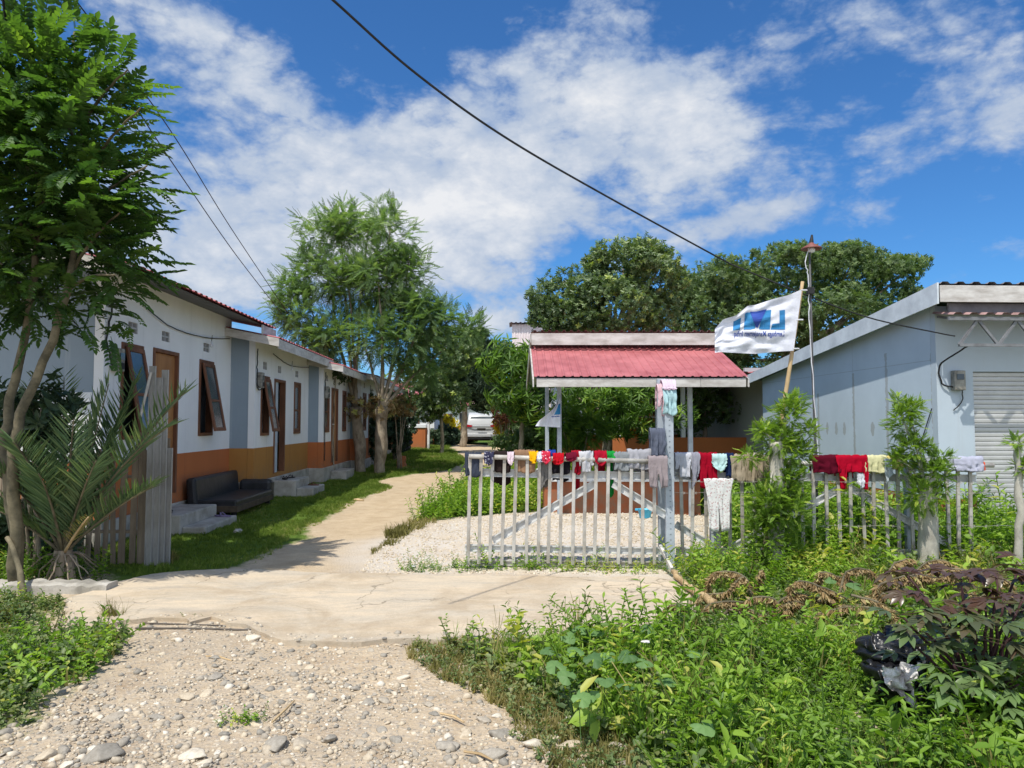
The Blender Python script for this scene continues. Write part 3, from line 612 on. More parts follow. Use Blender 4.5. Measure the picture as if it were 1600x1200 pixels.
            MB().box(-.07, -.03, a+fw+.003, a+.42, z0, z1-fw-.003).obj('door_leaf', m_doorblue, fo, .004)
    for v in vents:
        a, b, z0, z1 = v[:4]; q = MB(); q.box(-.09, -.075, a, b, z0, z1)
        vo_ = q.obj('vent', m_dark, t_)
        MB().box(-.075, -.01, a, a+.018, z0, z1).box(-.075, -.01, b-.018, b, z0, z1).box(-.075, -.01, (a+b)/2-.012, (a+b)/2+.012, z0, z1).box(-.075, -.012, a+.018, b-.018, (z0+z1)/2-.012, (z0+z1)/2+.012).obj('vent_grille', m_grey_in, vo_)
    return t_
def U(D, px): return D*F/(755-px)
u1 = U(4.8, 160)
H1 = house('row_house', 'nearest white house on the left, tall front with two propped-open windows and orange base', 4.8, u1, 13.97-u1, .3, 3.36, 4.1, 3.40,
    [(U(4.8, 187)-u1, U(4.8, 221)-u1, 1.32, 2.62, 'winopen'), (U(4.8, 237)-u1, U(4.8, 277)-u1, .46, 2.64, 'door'), (U(4.8, 310)-u1, U(4.8, 332)-u1, 1.32, 2.62, 'winopen')],
    [(.62, .9, 2.77, 2.92), (1.66, 1.94, 2.77, 2.92), (3.3, 3.58, 2.77, 2.92)], over0=.8, over1=.55, fas=False)
MB().box(-5.9, -.13, -.004, .0025, 1.062, 1.93).obj('sunlit_band', m_white, H1)  # sunlit strip below the roof shadow, put in as white colour
MB().box(.66, .69, 4.35, 5.22, 3.16, 3.37).obj('fascia', m_fascia, H1, .004)
u2 = 13.97
H2 = house('row_house', 'second white house on the left with ochre base and a half-open pale door', 4.34, u2, 18.28-u2, .5, 2.98, 3.80, 3.12,
    [(U(4.34, 407)-u2, U(4.34, 420)-u2, 1.29, 2.47, 'winopen'), (U(4.34, 428)-u2, U(4.34, 445)-u2, .5, 2.46, 'doorgrey'), (U(4.34, 459)-u2, U(4.34, 469)-u2, 1.29, 2.48, 'win')],
    [(.5, .78, 2.6, 2.75), (1.55, 1.83, 2.6, 2.75), (3.0, 3.28, 2.6, 2.75)], bandm=m_ochre, over0=.35, over1=.4, bandbot=.42, rise=.7)
u3 = 18.28
H3 = house('row_house', 'third white house on the left, brown door, partly behind the pollarded trees', 3.97, u3, 22-u3, .5, 2.88, 3.45, 2.95,
    [(.12, .68, 1.3, 2.45, 'win'), (.95, 1.8, .5, 2.46, 'door'), (2.45, 3.0, 1.3, 2.45, 'win')],
    [(.3, .55, 2.6, 2.75), (1.25, 1.5, 2.6, 2.75), (2.6, 2.85, 2.6, 2.75)], over0=.2, over1=.3, bandbot=.42, rise=.7)
H4 = house('row_house', 'fourth house on the left seen between the two pollarded trunks', 3.65, 22, 4, .5, 2.88, 3.15, 2.93,
    [(.3, .9, 1.3, 2.45, 'win'), (1.4, 2.25, .5, 2.46, 'door'), (2.8, 3.4, 1.3, 2.45, 'win')], [(.45, .7, 2.6, 2.75), (1.7, 1.95, 2.6, 2.75)], over0=.2, over1=.3, bandbot=.42, rise=.7)
H5 = house('row_house', 'farthest house of the left row, hidden behind tree foliage', 3.9, 27, 5, .5, 2.88, 3.3, 2.93,
    [(.5, 1.1, 1.3, 2.45, 'win'), (1.8, 2.7, .5, 2.46, 'door'), (3.4, 4, 1.3, 2.45, 'win')], [], over0=.2, over1=.3, bandbot=.42, rise=.7)
# steps (parts of the houses), bulbs, meters
MB().box(.045, .62, .95, 2.35, -.05, .27).box(.62, .95, 1.0, 2.3, -.05, .10).obj('step', m_concrete, H1, .02)
MB().box(.045, .5, 1.2, 2.35, -.05, .36).box(.5, .85, 1.25, 2.3, -.05, .2).obj('step', m_concrete, H2, .02)
MB().box(.045, .45, .8, 1.9, -.05, .3).obj('step', m_concrete, H3, .02)
def meter(par, y, z, s=1.):
    m_ = MB().box(.005, .11, y-.08*s, y+.08*s, z-.15*s, z+.15*s).obj('electric_meter', m_meter, par, .012)
    MB().box(.111, .118, y-.055*s, y+.055*s, z+.0, z+.09).obj('meter_window', m_glass, m_)
    MB().box(.111, .125, y-.04*s, y+.04*s, z-.12, z-.04).obj('switch', m_black, m_)
meter(H1, .25, 2.36); meter(H2, .16, 2.36); meter(H3, .12, 2.3)
def cable_on(par, pts, r=.012):
    p, _ = wob(pts, (r, r), 1, .02, 24); MB().tube(p, r, 6).obj('cable', m_black, par)
cable_on(H1, [(.03, .15, 3.25), (.03, .1, 2.95), (.02, .02, 2.6), (.06, .1, 2.3), (.08, .25, 2.25)])
cable_on(H1, [(.03, .6, 3.3), (.03, 1.8, 3.02), (.03, 3.2, 3.0), (.03, 4.5, 3.12)], .008)
cable_on(H2, [(.05, -.02, 2.95), (.03, .02, 2.6), (.04, .06, 2.2), (.1, .15, 2.2)])
cable_on(H2, [(.05, 1.0, 2.95), (.03, 2.4, 2.82), (.03, 4.2, 2.9)], .008)
cable_on(H3, [(.05, .02, 2.8), (.03, .05, 2.3), (.03, .08, .6)])
def bulb(par, x, y, z, hood=False):
    b_ = MB().lathe((x, y, z), [(.001, -.06), (.028, -.045), (.032, -.02), (.018, .01), (.014, .05), (.001, .055)], 10).obj('light_bulb', m_plastic_w, par, smooth=True)
    MB().tube([(x, y, z+.05), (x, y+.02, z+.16)], .005, 5).obj('flex', m_black, b_)
bulb(H1, .1, 3.4, 2.9); bulb(H1, .35, 4.95, 3.0); bulb(H2, .1, 2.3, 2.75)
# ------------------------------------------------------------------ right house
rx, ry = 6.01, 10.4
RH = thing('shop_house', 'pale blue house at the right edge with grey roller shutter and sloping roof', 'house', (rx, ry, 0), TH)
Lr = 6.5
zr = lambda y: 3.34-(y+.35)*(3.34-2.50)/7.65
g_ = MB(); pts = [(.125, .48), (.125, zr(.125)-.05), (Lr, zr(Lr)-.05), (Lr, .48)]
g_.add([(0, y, z) for y, z in pts]+[(.12, y, z) for y, z in pts], [(0, 3, 2, 1)[::-1], (4, 5, 6, 7)[::-1]]+[(i, (i+1) % 4, (i+1) % 4+4, i+4) for i in range(4)])
def rwall():
    n = N('blue_wall_with_filler'); v = n.coord(); base = n.mix(n.ramp(n.noise(v, 1.5, 6), [(.3, 0.), (.75, 1.)]), (.50, .585, .66), (.43, .51, .58))
    sxx = n.n('ShaderNodeSeparateXYZ'); n.l(v, sxx.inputs[0])
    def math_(op, a, b): 
        x = n.n('ShaderNodeMath', operation=op)
        for i_, q in enumerate((a, b)):
            if hasattr(q, 'links'): n.l(q, x.inputs[i_])
            else: x.inputs[i_].default_value = q
        return x.outputs[0]
    wv = n.noise(n.coord((1, 1, 1)), 9, 5); yy = math_('ADD', sxx.outputs[1], math_('MULTIPLY', math_('SUBTRACT', wv, .5), .12))
    tot = None
    for yc, zlo, zhi in ((1.3, .2, 2.65), (2.35, .2, 2.4), (3.7, .2, 2.1), (.07, .2, 2.6)):
        a_ = math_('LESS_THAN', math_('ABSOLUTE', math_('SUBTRACT', yy, yc), 0), .035 if yc > .5 else .06); b_ = math_('MULTIPLY', math_('GREATER_THAN', sxx.outputs[2], zlo), math_('LESS_THAN', sxx.outputs[2], zhi)); c_ = math_('MULTIPLY', a_, b_)
        tot = c_ if tot is None else math_('MAXIMUM', tot, c_)
    for yc in (.8, 1.75, 2.7, 3.0, 3.35, 4.05, 4.5):   # filler dots
        d1 = math_('SUBTRACT', yy, yc); d2 = math_('MULTIPLY', math_('SUBTRACT', sxx.outputs[2], 1.44), .45); c_ = math_('LESS_THAN', math_('ADD', math_('MULTIPLY', d1, d1), math_('MULTIPLY', d2, d2)), .0028)
        tot = math_('MAXIMUM', tot, c_)
    c = n.mix(math_('MULTIPLY', tot, .8), base, (.33, .35, .355))
    sm_ = math_('LESS_THAN', math_('ABSOLUTE', math_('SUBTRACT', sxx.outputs[2], 2.44), 0), .005); c = n.mix(math_('MULTIPLY', sm_, .5), c, (.25, .27, .28))
    sm_ = math_('LESS_THAN', math_('ABSOLUTE', math_('SUBTRACT', sxx.outputs[1], 2.36), 0), .006); c = n.mix(math_('MULTIPLY', sm_, .5), c, (.25, .27, .28))
    return n.done(n.bsdf(c, .8, .25, 0, n.bump(n.noise(v, 50, 4), .1, .004)))
m_rwall = rwall()
g_.obj('side_wall', m_rwall, RH)
MB().box(.003, .12, .125, Lr, 0, .48).obj('side_wall_base', m_orange, RH)
fx = 0.53; sx1 = 3.6
MB().box(0, fx, 0, .12, .48, 3.2).box(fx, 7, 0, .12, 2.27, 3.2).box(sx1, 7, 0, .12, .48, 2.27).obj('front_wall', m_bluef, RH)
MB().box(-.01, 7, -.33, -.30, 3.04, 3.19).obj('gap_shade', m_soffit, RH)  # dark panel added to give the shade between fascia and canopy
for a_, b_ in ((0, fx), (sx1, 7)): MB().box(a_, b_, .0, .12, -.05, .48).obj('front_wall_base', m_orange, RH)
sh = MB(); nS = 34
for i in range(nS):
    za, zb_ = .03+i*2.235/nS, .03+(i+1)*2.235/nS; h_ = (zb_-za)
    sh.add([(fx, .06, za), (sx1, .06, za), (sx1, .047, za+h_*.15), (fx, .047, za+h_*.15), (sx1, .045, za+h_*.6), (fx, .045, za+h_*.6), (sx1, .048, za+h_*.9), (fx, .048, za+h_*.9), (sx1, .06, zb_), (fx, .06, zb_)], [(0, 1, 2, 3), (3, 2, 4, 5), (5, 4, 6, 7), (7, 6, 8, 9)])
so_ = sh.obj('roller_shutter', m_shutter, RH); MB().box(fx, sx1, .0, .05, -.04, .03).obj('bottom_bar', m_steel_d, so_)
MB().box(-.0, fx, -.3, -.002, -.05, .02).box(fx, 7, -.9, -.002, -.06, .015).obj('doorstep', m_concrete, RH, .01)
sheet((-.2, -.4, 3.45), (7.5, -.4, 3.45), (-.2, 7.4, 2.59), (7.5, 7.4, 2.59), .22, .03, .3).obj('roof', m_roofgrey, RH)
MB().add([(-.18, -.38, 3.42), (7.4, -.38, 3.42), (7.4, 7.35, 2.565), (-.18, 7.35, 2.565)], [(0, 1, 2, 3)]).obj('soffit', m_soffit, RH)
MB().add([(-.22, -.42, 3.17), (-.22, 7.4, 2.40), (-.22, 7.4, 2.6), (-.22, -.42, 3.46), (-.20, -.42, 3.17), (-.20, 7.4, 2.40), (-.195, 7.4, 2.6), (-.195, -.42, 3.46)], [(0, 3, 2, 1), (4, 5, 6, 7), (0, 1, 5, 4), (3, 7, 6, 2), (0, 4, 7, 3), (1, 2, 6, 5)]).obj('bargeboard', plain('blue_white_board', (.62, .68, .72), (.45, .5, .54), 3, .6, .1, 30), RH)
MB().box(-.19, 2.0, -.44, -.42, 3.19, 3.42).box(2.005, 7.5, -.44, -.42, 3.19, 3.42).obj('fascia', m_fascia, RH, .004)
can = sheet((-.1, -.5, 3.01), (7.5, -.5, 3.01), (-.1, -.02, 3.09), (7.5, -.02, 3.09), .22, .03, .3).obj('canopy', m_roofpink, RH)
tr_ = MB()
tr_.bar((-.1, -.46, 2.96), (7.3, -.46, 2.96), .05, .04).bar((.05, -.44, 2.6), (7.3, -.44, 2.6), .04, .04)
for k in range(12):
    xa = .05+k*.55; tr_.bar((xa, -.44, 2.6), (xa+.27, -.44, 2.95), .035, .03); tr_.bar((xa+.27, -.44, 2.95), (xa+.55, -.44, 2.6), .035, .03)
for xa in (.05, 2.9, 5.5): tr_.bar((xa, -.44, 2.95), (xa, 0, 3.05), .035, .03); tr_.bar((xa, -.44, 2.6), (xa, 0, 2.6), .035, .03)
tr_.obj('truss', plain('grey_truss_steel', (.20, .21, .22), (.12, .12, .125), 6, .6), can)
em = MB().box(.2, .36, -.10, -.003, 2.0, 2.28).obj('electric_meter', m_meter, RH, .012); MB().box(.23, .33, -.108, -.101, 2.15, 2.23).obj('meter_window', m_glass, em)
p, _ = wob([(.2, -.42, 2.6), (.1, -.3, 2.5), (.02, -.05, 2.35), (.06, -.03, 2.1), (.2, -.05, 2.05)], (.012, .012), 3, .01, 20); MB().tube(p, .012, 6).obj('cable', m_black, RH)
p, _ = wob([(.33, -.05, 2.0), (.34, -.03, 1.85), (.22, -.02, 1.72)], (.008, .008), 3, .01, 10); MB().tube(p, .008, 6).obj('cable', m_black, RH)
MB().tube([(-.02, .1, 1.75), (-.02, .5, 1.05)], .008, 6).obj('cable', m_black, RH)
# house behind, its dark terrace with low wall
RB = thing('terrace_house', 'shaded grey house with brown terrace wall behind the gazebo', 'house', (5.2, 19.5, 0), TH)
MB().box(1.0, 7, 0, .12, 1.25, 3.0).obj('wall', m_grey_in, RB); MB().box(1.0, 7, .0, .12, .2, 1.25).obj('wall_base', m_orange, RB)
MB().box(-2.6, 1.0, -.3, -.18, .1, 1.16).obj('terrace_wall', m_orange, RB, .01)
sheet((-2.8, -2.2, 2.72), (7.5, -2.2, 2.72), (-2.8, 3.5, 2.95), (7.5, 3.5, 2.95), .22, .03, .3).obj('roof', m_roof, RB)
sheet((-2.8, 7.5, 2.72), (7.5, 7.5, 2.72), (-2.8, 3.5, 2.95), (7.5, 3.5, 2.95), .22, .03, .3).obj('roof', m_roof, RB)
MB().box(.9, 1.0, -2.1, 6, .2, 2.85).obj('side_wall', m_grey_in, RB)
for xx in (-2.5, -.8): MB().box(xx, xx+.1, -.3, -.2, 1.16, 2.8).obj('pillar', m_white, RB)
# far houses
def farhouse(px, Y, Wd, h, label, roofm, gable=False, z0=.25, rise=.9, side=None, basem=m_orange):
    c = W(px, 660, Y); t_ = thing('distant_house', label, 'house', (c[0], Y, 0), TH)
    MB().box(-Wd/2, Wd/2, 0, 5, z0+.9, h).obj('wall', m_white, t_); MB().box(-Wd/2-.01, Wd/2+.01, -.01, 5.01, 0, z0+.9).obj('wall_base', basem, t_)
    if not gable:
        sheet((-Wd/2-.4, -.5, h), (Wd/2+.4, -.5, h), (-Wd/2-.4, 2.5, h+rise), (Wd/2+.4, 2.5, h+rise), .25, .03, .3).obj('roof', roofm, t_)
        sheet((-Wd/2-.4, 5.5, h), (Wd/2+.4, 5.5, h), (-Wd/2-.4, 2.5, h+rise), (Wd/2+.4, 2.5, h+rise), .25, .03, .3).obj('roof', roofm, t_)
        MB().box(-Wd/2-.4, Wd/2+.4, -.52, -.5, h-.15, h).obj('fascia', m_fascia, t_)
    else:
        MB().add([(-Wd/2, 0, h), (Wd/2, 0, h), (0, 0, h+rise), (-Wd/2, 5, h), (Wd/2, 5, h), (0, 5, h+rise)], [(0, 1, 2), (5, 4, 3)]).obj('gable', m_white, t_)
        for s in (-1, 1): sheet((s*(Wd/2+.4), -.4, h-.1), (s*(Wd/2+.4), 5.4, h-.1), (0, -.4, h+rise), (0, 5.4, h+rise), .25, .03, .3).obj('roof', roofm, t_)
    for xx in (-Wd/4, Wd/4):
        w_ = MB().box(xx-.35, xx+.35, -.03, -.002, 1.4, 2.5).obj('window', m_wood, t_); MB().box(xx-.28, xx+.28, -.045, -.031, 1.47, 2.43).obj('pane', m_glass, w_)
    d_ = MB().box(-.45, .45, -.03, -.002, .3, 2.4) if Wd > 4 else None
    if d_: d_.obj('door', m_doorwood, t_)
    return t_
farhouse(985, 24.5, 4.4, 2.9, 'distant white house glimpsed through the gazebo posts', m_roofpink)
farhouse(800, 70, 7, 3.2, 'distant white house with pink roof right of the parked car', m_roofpink)
farhouse(700, 74, 6, 3.2, 'distant white house left of the parked car', m_roof)
farhouse(612, 40, 4.6, 2.9, 'distant white house with porch behind the tyres', m_roof)
farhouse(560, 52, 6, 3, 'distant house at the end of the left row', m_roof)
# tall pale gable peeking over the trees
c = W(838, 660, 34); tg = thing('tall_building', 'tall pale building corner with corrugated wall beside the gazebo roof', 'building', (c[0], 34, 0))
sheet((-1.12, 0, 0), (2.4, 0, 0), (-1.12, 0, 6.1), (2.4, 0, 6.1), .12, .02, .2).obj('wall', plain('white_pink_sheet', (.80, .72, .72), (.72, .62, .62), 3, .6), tg)
MB().box(-1.12, 2.4, .03, 4, 0, 6.0).obj('body', m_white, tg); sheet((-1.25, -.2, 6.15), (2.5, -.2, 6.15), (-1.25, 4.2, 6.5), (2.5, 4.2, 6.5), .2, .03, .3).obj('roof', m_roof, tg)
# porch pillar, tyres, stump
pc = G(652, 702); pw = thing('porch_wall', 'short orange porch wall with white cap and white post', 'wall', (pc[0], pc[1], 0), 0)
s_ = pc[1]/F; MB().box(-12.5*s_, 12.5*s_, 0, .8, .1, .28+33*s_).obj('wall_base', m_orange, pw); MB().box(-13.5*s_, 13.5*s_, -.04, .85, .28+33*s_, .28+39*s_).obj('cap', m_white, pw, .02)
MB().box(15*s_, 18*s_, .1, .4, .1, 3).obj('post', m_white, pw)
MB().box(-13*s_, -9*s_, .4, .6, .28+39*s_, 3.2).obj('post', m_white, pw)
T0 = G(628, 716)
for i in range(4):
    tt = thing('tyre', ('bottom', 'second', 'third', 'topmost')[i]+' black tyre of the leaning stack by the orange porch wall', 'tyre', (T0[0]+.02+(.07*(i % 2)), T0[1], T0[2]+.34+.19*i), 0, 'tyres stacked beside the path')
    tt.rotation_euler = (.12, -.28, 0)
    pr = []
    for k in range(17):
        a = math.pi*2*k/16; pr.append((.24+.10*math.cos(a), .088*math.sin(a)))
    MB().lathe((0, 0, 0), pr, 24).obj('tread', m_black, tt, smooth=True)
ps = G(627, 730); MB().tube(wob([(ps[0], ps[1], ps[2]-.05), (ps[0]+.02, ps[1], ps[2]+.36)], (.16, .11), 4, .03, 4)[0], [.19, .17, .15, .14, .12], 9).obj('stump', m_orange, None)
tag(bpy.data.objects['stump'], 'short orange-tan stump standing in the grass under the tyres', 'stump')
# ------------------------------------------------------------------ gazebo
GZ = thing('gazebo', 'open gazebo with red corrugated roof on thin posts and low brown wall', 'gazebo', (1.78, 12.5, 0), 0)
gx, gy = 1.78, 12.5
X = lambda x: x-gx
Yf = lambda y: y-gy
wallb = MB().box(X(.52), X(3.03), Yf(11.9), Yf(12.02), 0, .6).box(X(.52), X(.64), Yf(12.02), Yf(14.3), 0, .6).box(X(2.91), X(3.03), Yf(12.02), Yf(14.3), 0, .6).obj('low_wall', wallmat('brown_wall_paint', (.34, .11, .05), (.2, .08, .04), .5), GZ, .01)
MB().box(X(.47), X(3.08), Yf(11.84), Yf(12.3), .6, .66).box(X(.47), X(.98), Yf(12.3), Yf(14.3), .6, .66).box(X(2.6), X(3.08), Yf(12.3), Yf(14.3), .6, .66).obj('seat_top', m_white, GZ, .01)
for (a, b) in ((.75, 11.7), (.66, 13.9), (2.84, 11.75), (2.74, 13.9)):
    MB().box(X(a)-.035, X(a)+.035, Yf(b)-.035, Yf(b)+.035, 0, 2.3+(b-11.7)*.12).obj('post', m_steelpaint, GZ, .004)
xa, xb = .33, 3.54
rf = sheet((X(xa), Yf(11.0), 2.235), (X(xb), Yf(11.0), 2.235), (X(xa), Yf(12.75), 2.87), (X(xb), Yf(12.75), 2.87), .125, .013, .18).obj('roof', m_roof, GZ)
MB().box(X(xa+.04), X(2.83), Yf(11.02), Yf(11.04), 2.08, 2.21).box(X(2.835), X(xb-.03), Yf(11.02), Yf(11.04), 2.08, 2.21).obj('fascia', m_fascia, GZ, .004)
MB().box(X(xa), X(xb), Yf(12.42), Yf(12.44), 2.86, 3.06).obj('upper_fascia', m_fascia, GZ, .004)
sheet((X(xa), Yf(12.45), 3.09), (X(xb), Yf(12.45), 3.09), (X(xa), Yf(16), 2.42), (X(xb), Yf(16), 2.42), .12, .03, .25).obj('roof', m_roofpink, GZ)
def slopeboard(x, p0, p1, h_):
    return [(x, *p0), (x, *p1), (x, p1[0], p1[1]-h_), (x, p0[0], p0[1]-h_), (x+.02, *p0), (x+.02, *p1), (x+.02, p1[0], p1[1]-h_), (x+.02, p0[0], p0[1]-h_)]
FB = [(0, 1, 2, 3), (4, 7, 6, 5), (0, 4, 5, 1), (3, 2, 6, 7), (0, 3, 7, 4), (1, 5, 6, 2)]
bb = MB()
for x in (X(xa)-.02, X(xb)):
    MB().add(slopeboard(x, (Yf(12.5), 3.06), (Yf(16), 2.39), .15), FB).obj('bargeboard', m_fascia, GZ); MB().add(slopeboard(x, (Yf(11.02), 2.2), (Yf(12.7), 2.83), .12), FB).obj('bargeboard', m_fascia, GZ)
MB().add([(X(xa)+.03, Yf(11.05), 2.2), (X(xb)-.03, Yf(11.05), 2.2), (X(xb)-.03, Yf(12.7), 2.8), (X(xa)+.03, Yf(12.7), 2.8), (X(xb)-.03, Yf(16), 2.37), (X(xa)+.03, Yf(16), 2.37)], [(0, 1, 2, 3), (3, 2, 4, 5)]).obj('ceiling', m_grey_in, GZ)
be = MB()
for yy, zz in ((11.7, 2.36), (13.9, 2.62)): be.box(X(xa+.05), X(xb-.05), Yf(yy)-.03, Yf(yy)+.03, zz-.06, zz)
be.obj('beam', m_steelpaint, GZ)
# ------------------------------------------------------------------ metal gate and fence
GY = 7.9
def wx(px, Y=GY): return (px-800)/F*Y
def wz(py, Y=GY, px=800): return float(W(px, py, Y)[2])
GT = thing('metal_gate', 'galvanised steel picket gate with diagonal braces hung with washing', 'gate', (wx(875), GY, 0))
gx0 = wx(875)
def chan(m, a, b, w, d=.03):
    """lipped channel: flat web with two raised lips"""
    a = Vector(a); b = Vector(b); m.bar(a, b, w, .006); dr = (b-a).normalized(); n_ = Vector((0, 1, 0)).cross(dr).normalized()
    for s in (-1, 1): o_ = n_*s*(w/2-.006)+Vector((0, -.012, 0)); m.bar(a+o_, b+o_, .012, .022)
    return m
tilt = lambda px: -.012
def rail(par, x0_, x1_, z0_, z1_, w, y=0., mat=m_steel, nm='rail'):
    m = MB(); chan(m, (x0_, y, z0_), (x1_, y, z1_), w); return m.obj(nm, mat, par)
MB().tube([(wx(733)-gx0, -.012, wz(713)), (wx(1018)-gx0, -.012, wz(721))], .026, 10).obj('top_rail', m_steel_d, GT, smooth=True)
rail(GT, wx(727)-gx0, wx(1040)-gx0, wz(738), wz(745), .085, .05)
rail(GT, wx(727)-gx0, wx(1040)-gx0, wz(857), wz(862), .075, .05)
rail(GT, wx(735)-gx0, wx(1040)-gx0, wz(880), wz(883), .06, .05, m_steel_d)
m = MB(); chan(m, (wx(770)-gx0, .05, wz(846)), (wx(930)-gx0, .05, wz(756)), .085); m.obj('brace', m_steel, GT)
m = MB(); chan(m, (wx(958)-gx0, .05, wz(756)), (wx(1040)-gx0, .05, wz(806)), .085); m.obj('brace', m_steel, GT)
def picket(par, x, zt, zb, y=0., lean=0., w=.036, mat=m_steel_d):
    m = MB(); a = Vector((x+lean, y, zb)); b = Vector((x, y, zt)); m.bar(a, b, w, .012)
    for s in (-1, 1): m.bar(a+Vector((s*(w/2-.004), .011, 0)), b+Vector((s*(w/2-.004), .011, 0)), .006, .02)
    return m.obj('picket', mat, par, .003)
for i in range(17):
    px = 735+17.9*i+random.uniform(-.8, .8); t_ = i/16
    picket(GT, wx(px)-gx0, wz(713+8*t_)+.0, random.uniform(.035, .06), -.005, -.022+random.uniform(-.01, .01)*1.0)
PO = thing('gate_post', 'tall pale steel gate post with punched holes beside the gate end', 'post', (wx(1046), 7.95, 0)); sp_ = MB().box(-.046, .046, -.03, .03, -.1, wz(645)).obj('shaft', m_steelpaint, PO, .004)
hp = MB()
for k in range(26): hp.box(-.006, .010, -.032, -.0285, .12+k*.058, .12+k*.058+.012)
hp.obj('hole', plain('grey_recess', (.24, .27, .30), None, 8), PO)
o = MB().box(-.045, .045, -.03, .03, -.1, wz(592, 8.15)).obj('steel_post', m_steelpaint, None, .004); o.location = (wx(1033, 8.15), 8.15, 0); tag(o, 'taller bluish steel post standing just behind the punched gate post', 'post')
FY = 8.2
FN = thing('metal_fence', 'galvanised steel picket fence right of the gate post, overgrown by shrubs', 'fence', (wx(1290, FY), FY, 0)); fx0 = wx(1290, FY)
MB().tube([(wx(1055, FY)-fx0, -.01, wz(722, FY)), (wx(1548, FY)-fx0, -.01, wz(727, FY))], .026, 10).obj('top_rail', m_steel_d, FN, smooth=True)
rail(FN, wx(1055, FY)-fx0, wx(1525, FY)-fx0, wz(744, FY), wz(748, FY), .085, .05)
rail(FN, wx(1055, FY)-fx0, wx(1525, FY)-fx0, wz(862, FY), wz(866, FY), .08, .05)
for a, b in (((1055, 820), (1118, 858)), ((1140, 858), (1312, 764)), ((1330, 764), (1480, 852))):
    m = MB(); chan(m, (wx(a[0], FY)-fx0, .05, wz(a[1], FY)), (wx(b[0], FY)-fx0, .05, wz(b[1], FY)), .08); m.obj('brace', m_steel, FN)
for i in range(25):
    px = 1063+18.72*i+random.uniform(-.8, .8); picket(FN, wx(px, FY)-fx0, wz(724, FY), random.uniform(.02, .05), -.005, random.uniform(-.02, .02), mat=m_steel_d)
for a_, b_ in ((1117, .045), (1422, .03)): MB().box(wx(a_, FY)-fx0-b_, wx(a_, FY)-fx0+b_, .08, .14, 0, wz(728, FY)).obj('fence_post', m_steelpaint, FN, .004)
for k, (ya, yb_) in enumerate(((752, 756), (822, 822), (770, 770))):
    pts = [(wx(1050+i*9, 8.05), 8.07-.0*i, wz(ya+(yb_-ya)*i/60, 8.05)+.006*math.sin(i*.9+k)) for i in range(60)]
    m = MB().tube(pts, .0022, 4)
    for i in range(2, 58, 2): p = Vector(pts[i]); m.bar(p+Vector((-.01, 0, -.014)), p+Vector((.01, 0, .014)), .003, .003); m.bar(p+Vector((.01, 0, -.014)), p+Vector((-.01, 0, .014)), .003, .003)
    tag(m.obj('barbed_wire', m_steel_d), ('rusty barbed wire strand nearest the top rail of the fence', 'lowest barbed wire strand along the fence pickets', 'middle barbed wire strand along the fence pickets')[k], 'wire', 'barbed wire strands on the fence')
# fallen channel and log at the gate corner
a = G(1075, 892); b = G(1108, 960); a2 = W(1030, 858, 7.8)
o = MB().bar((a2[0], 7.75, .26), (W(1050, 890, 7.45)[0], 7.45, .08), .05, .03, (1, 0, 0)).obj('steel_offcut', m_fascia, None, .004); tag(o, 'short white steel bar leaning at the foot of the gate post', 'bar')
p, r = wob([(W(1052, 890, 7.4)[0], 7.4, .07), (W(1075, 925, 6.7)[0], 6.7, .08), (W(1115, 955, 6.0)[0], 6.0, .10)], (.035, .05), 4, .03, 10)
tag(MB().tube(p, list(np.linspace(.025, .036, len(p))), 8).obj('log', m_bamboo, None, smooth=True), 'rough yellow-brown log lying along the slab edge', 'log')
# ------------------------------------------------------------------ clothes
def hexc(r, g, b): return tuple(((v/255)/12.92 if v <= 10 else ((v/255+.055)/1.055)**2.4) for v in (r, g, b))
def cmat(name, rgb, pat=None):
    if name in MATS: return MATS[name]
    c = hexc(*rgb); c = tuple(min(.85, v*.95) for v in c); n = N(name); v = n.coord()
    col = n.mix(n.ramp(n.noise(v, 9, 5), [(.35, 0.), (.7, 1.)]), c, mul(c, .8))
    if pat:
        vo = n.n('ShaderNodeTexVoronoi'); vo.inputs['Scale'].default_value = 45; n.l(v, vo.inputs['Vector'])
        col = n.mix(n.ramp(vo.outputs['Distance'], [(.25, 1.), (.4, 0.)]), col, hexc(*pat))
    b = n.bsdf(col, .9, .1, 0, n.bump(n.noise(v, 28, 6, .6), .5, .012)); tl = n.n('ShaderNodeBsdfTranslucent'); n.l(col, tl.inputs[0]); x = n.n('ShaderNodeMixShader'); x.inputs[0].default_value = .15; n.l(b, x.inputs[1]); n.l(tl.outputs[0], x.inputs[2])
    MATS[name] = n.done(x.outputs[0]); return MATS[name]
def prof(kind, u):
    c = abs(u-.5)*2
    if kind == 'pants': return 1-.62*max(0, 1-abs(u-.5)/.07)*1 if abs(u-.5) < .07 else 1.0-.05*c
    if kind == 'shirt': return .98 if c < .55 else (.45+.1*math.sin(u*20) if c < .75 else .62)
    if kind == 'bunch': return .55+.45*(1-c*c)
    if kind == 'tri': return 1-.55*u
    if kind == 'trir': return .45+.55*u
    if kind == 'tail': return .45+(.55 if abs(u-.18) < .1 or abs(u-.9) < .08 else 0.)
    return 1-.06*math.sin(u*7)
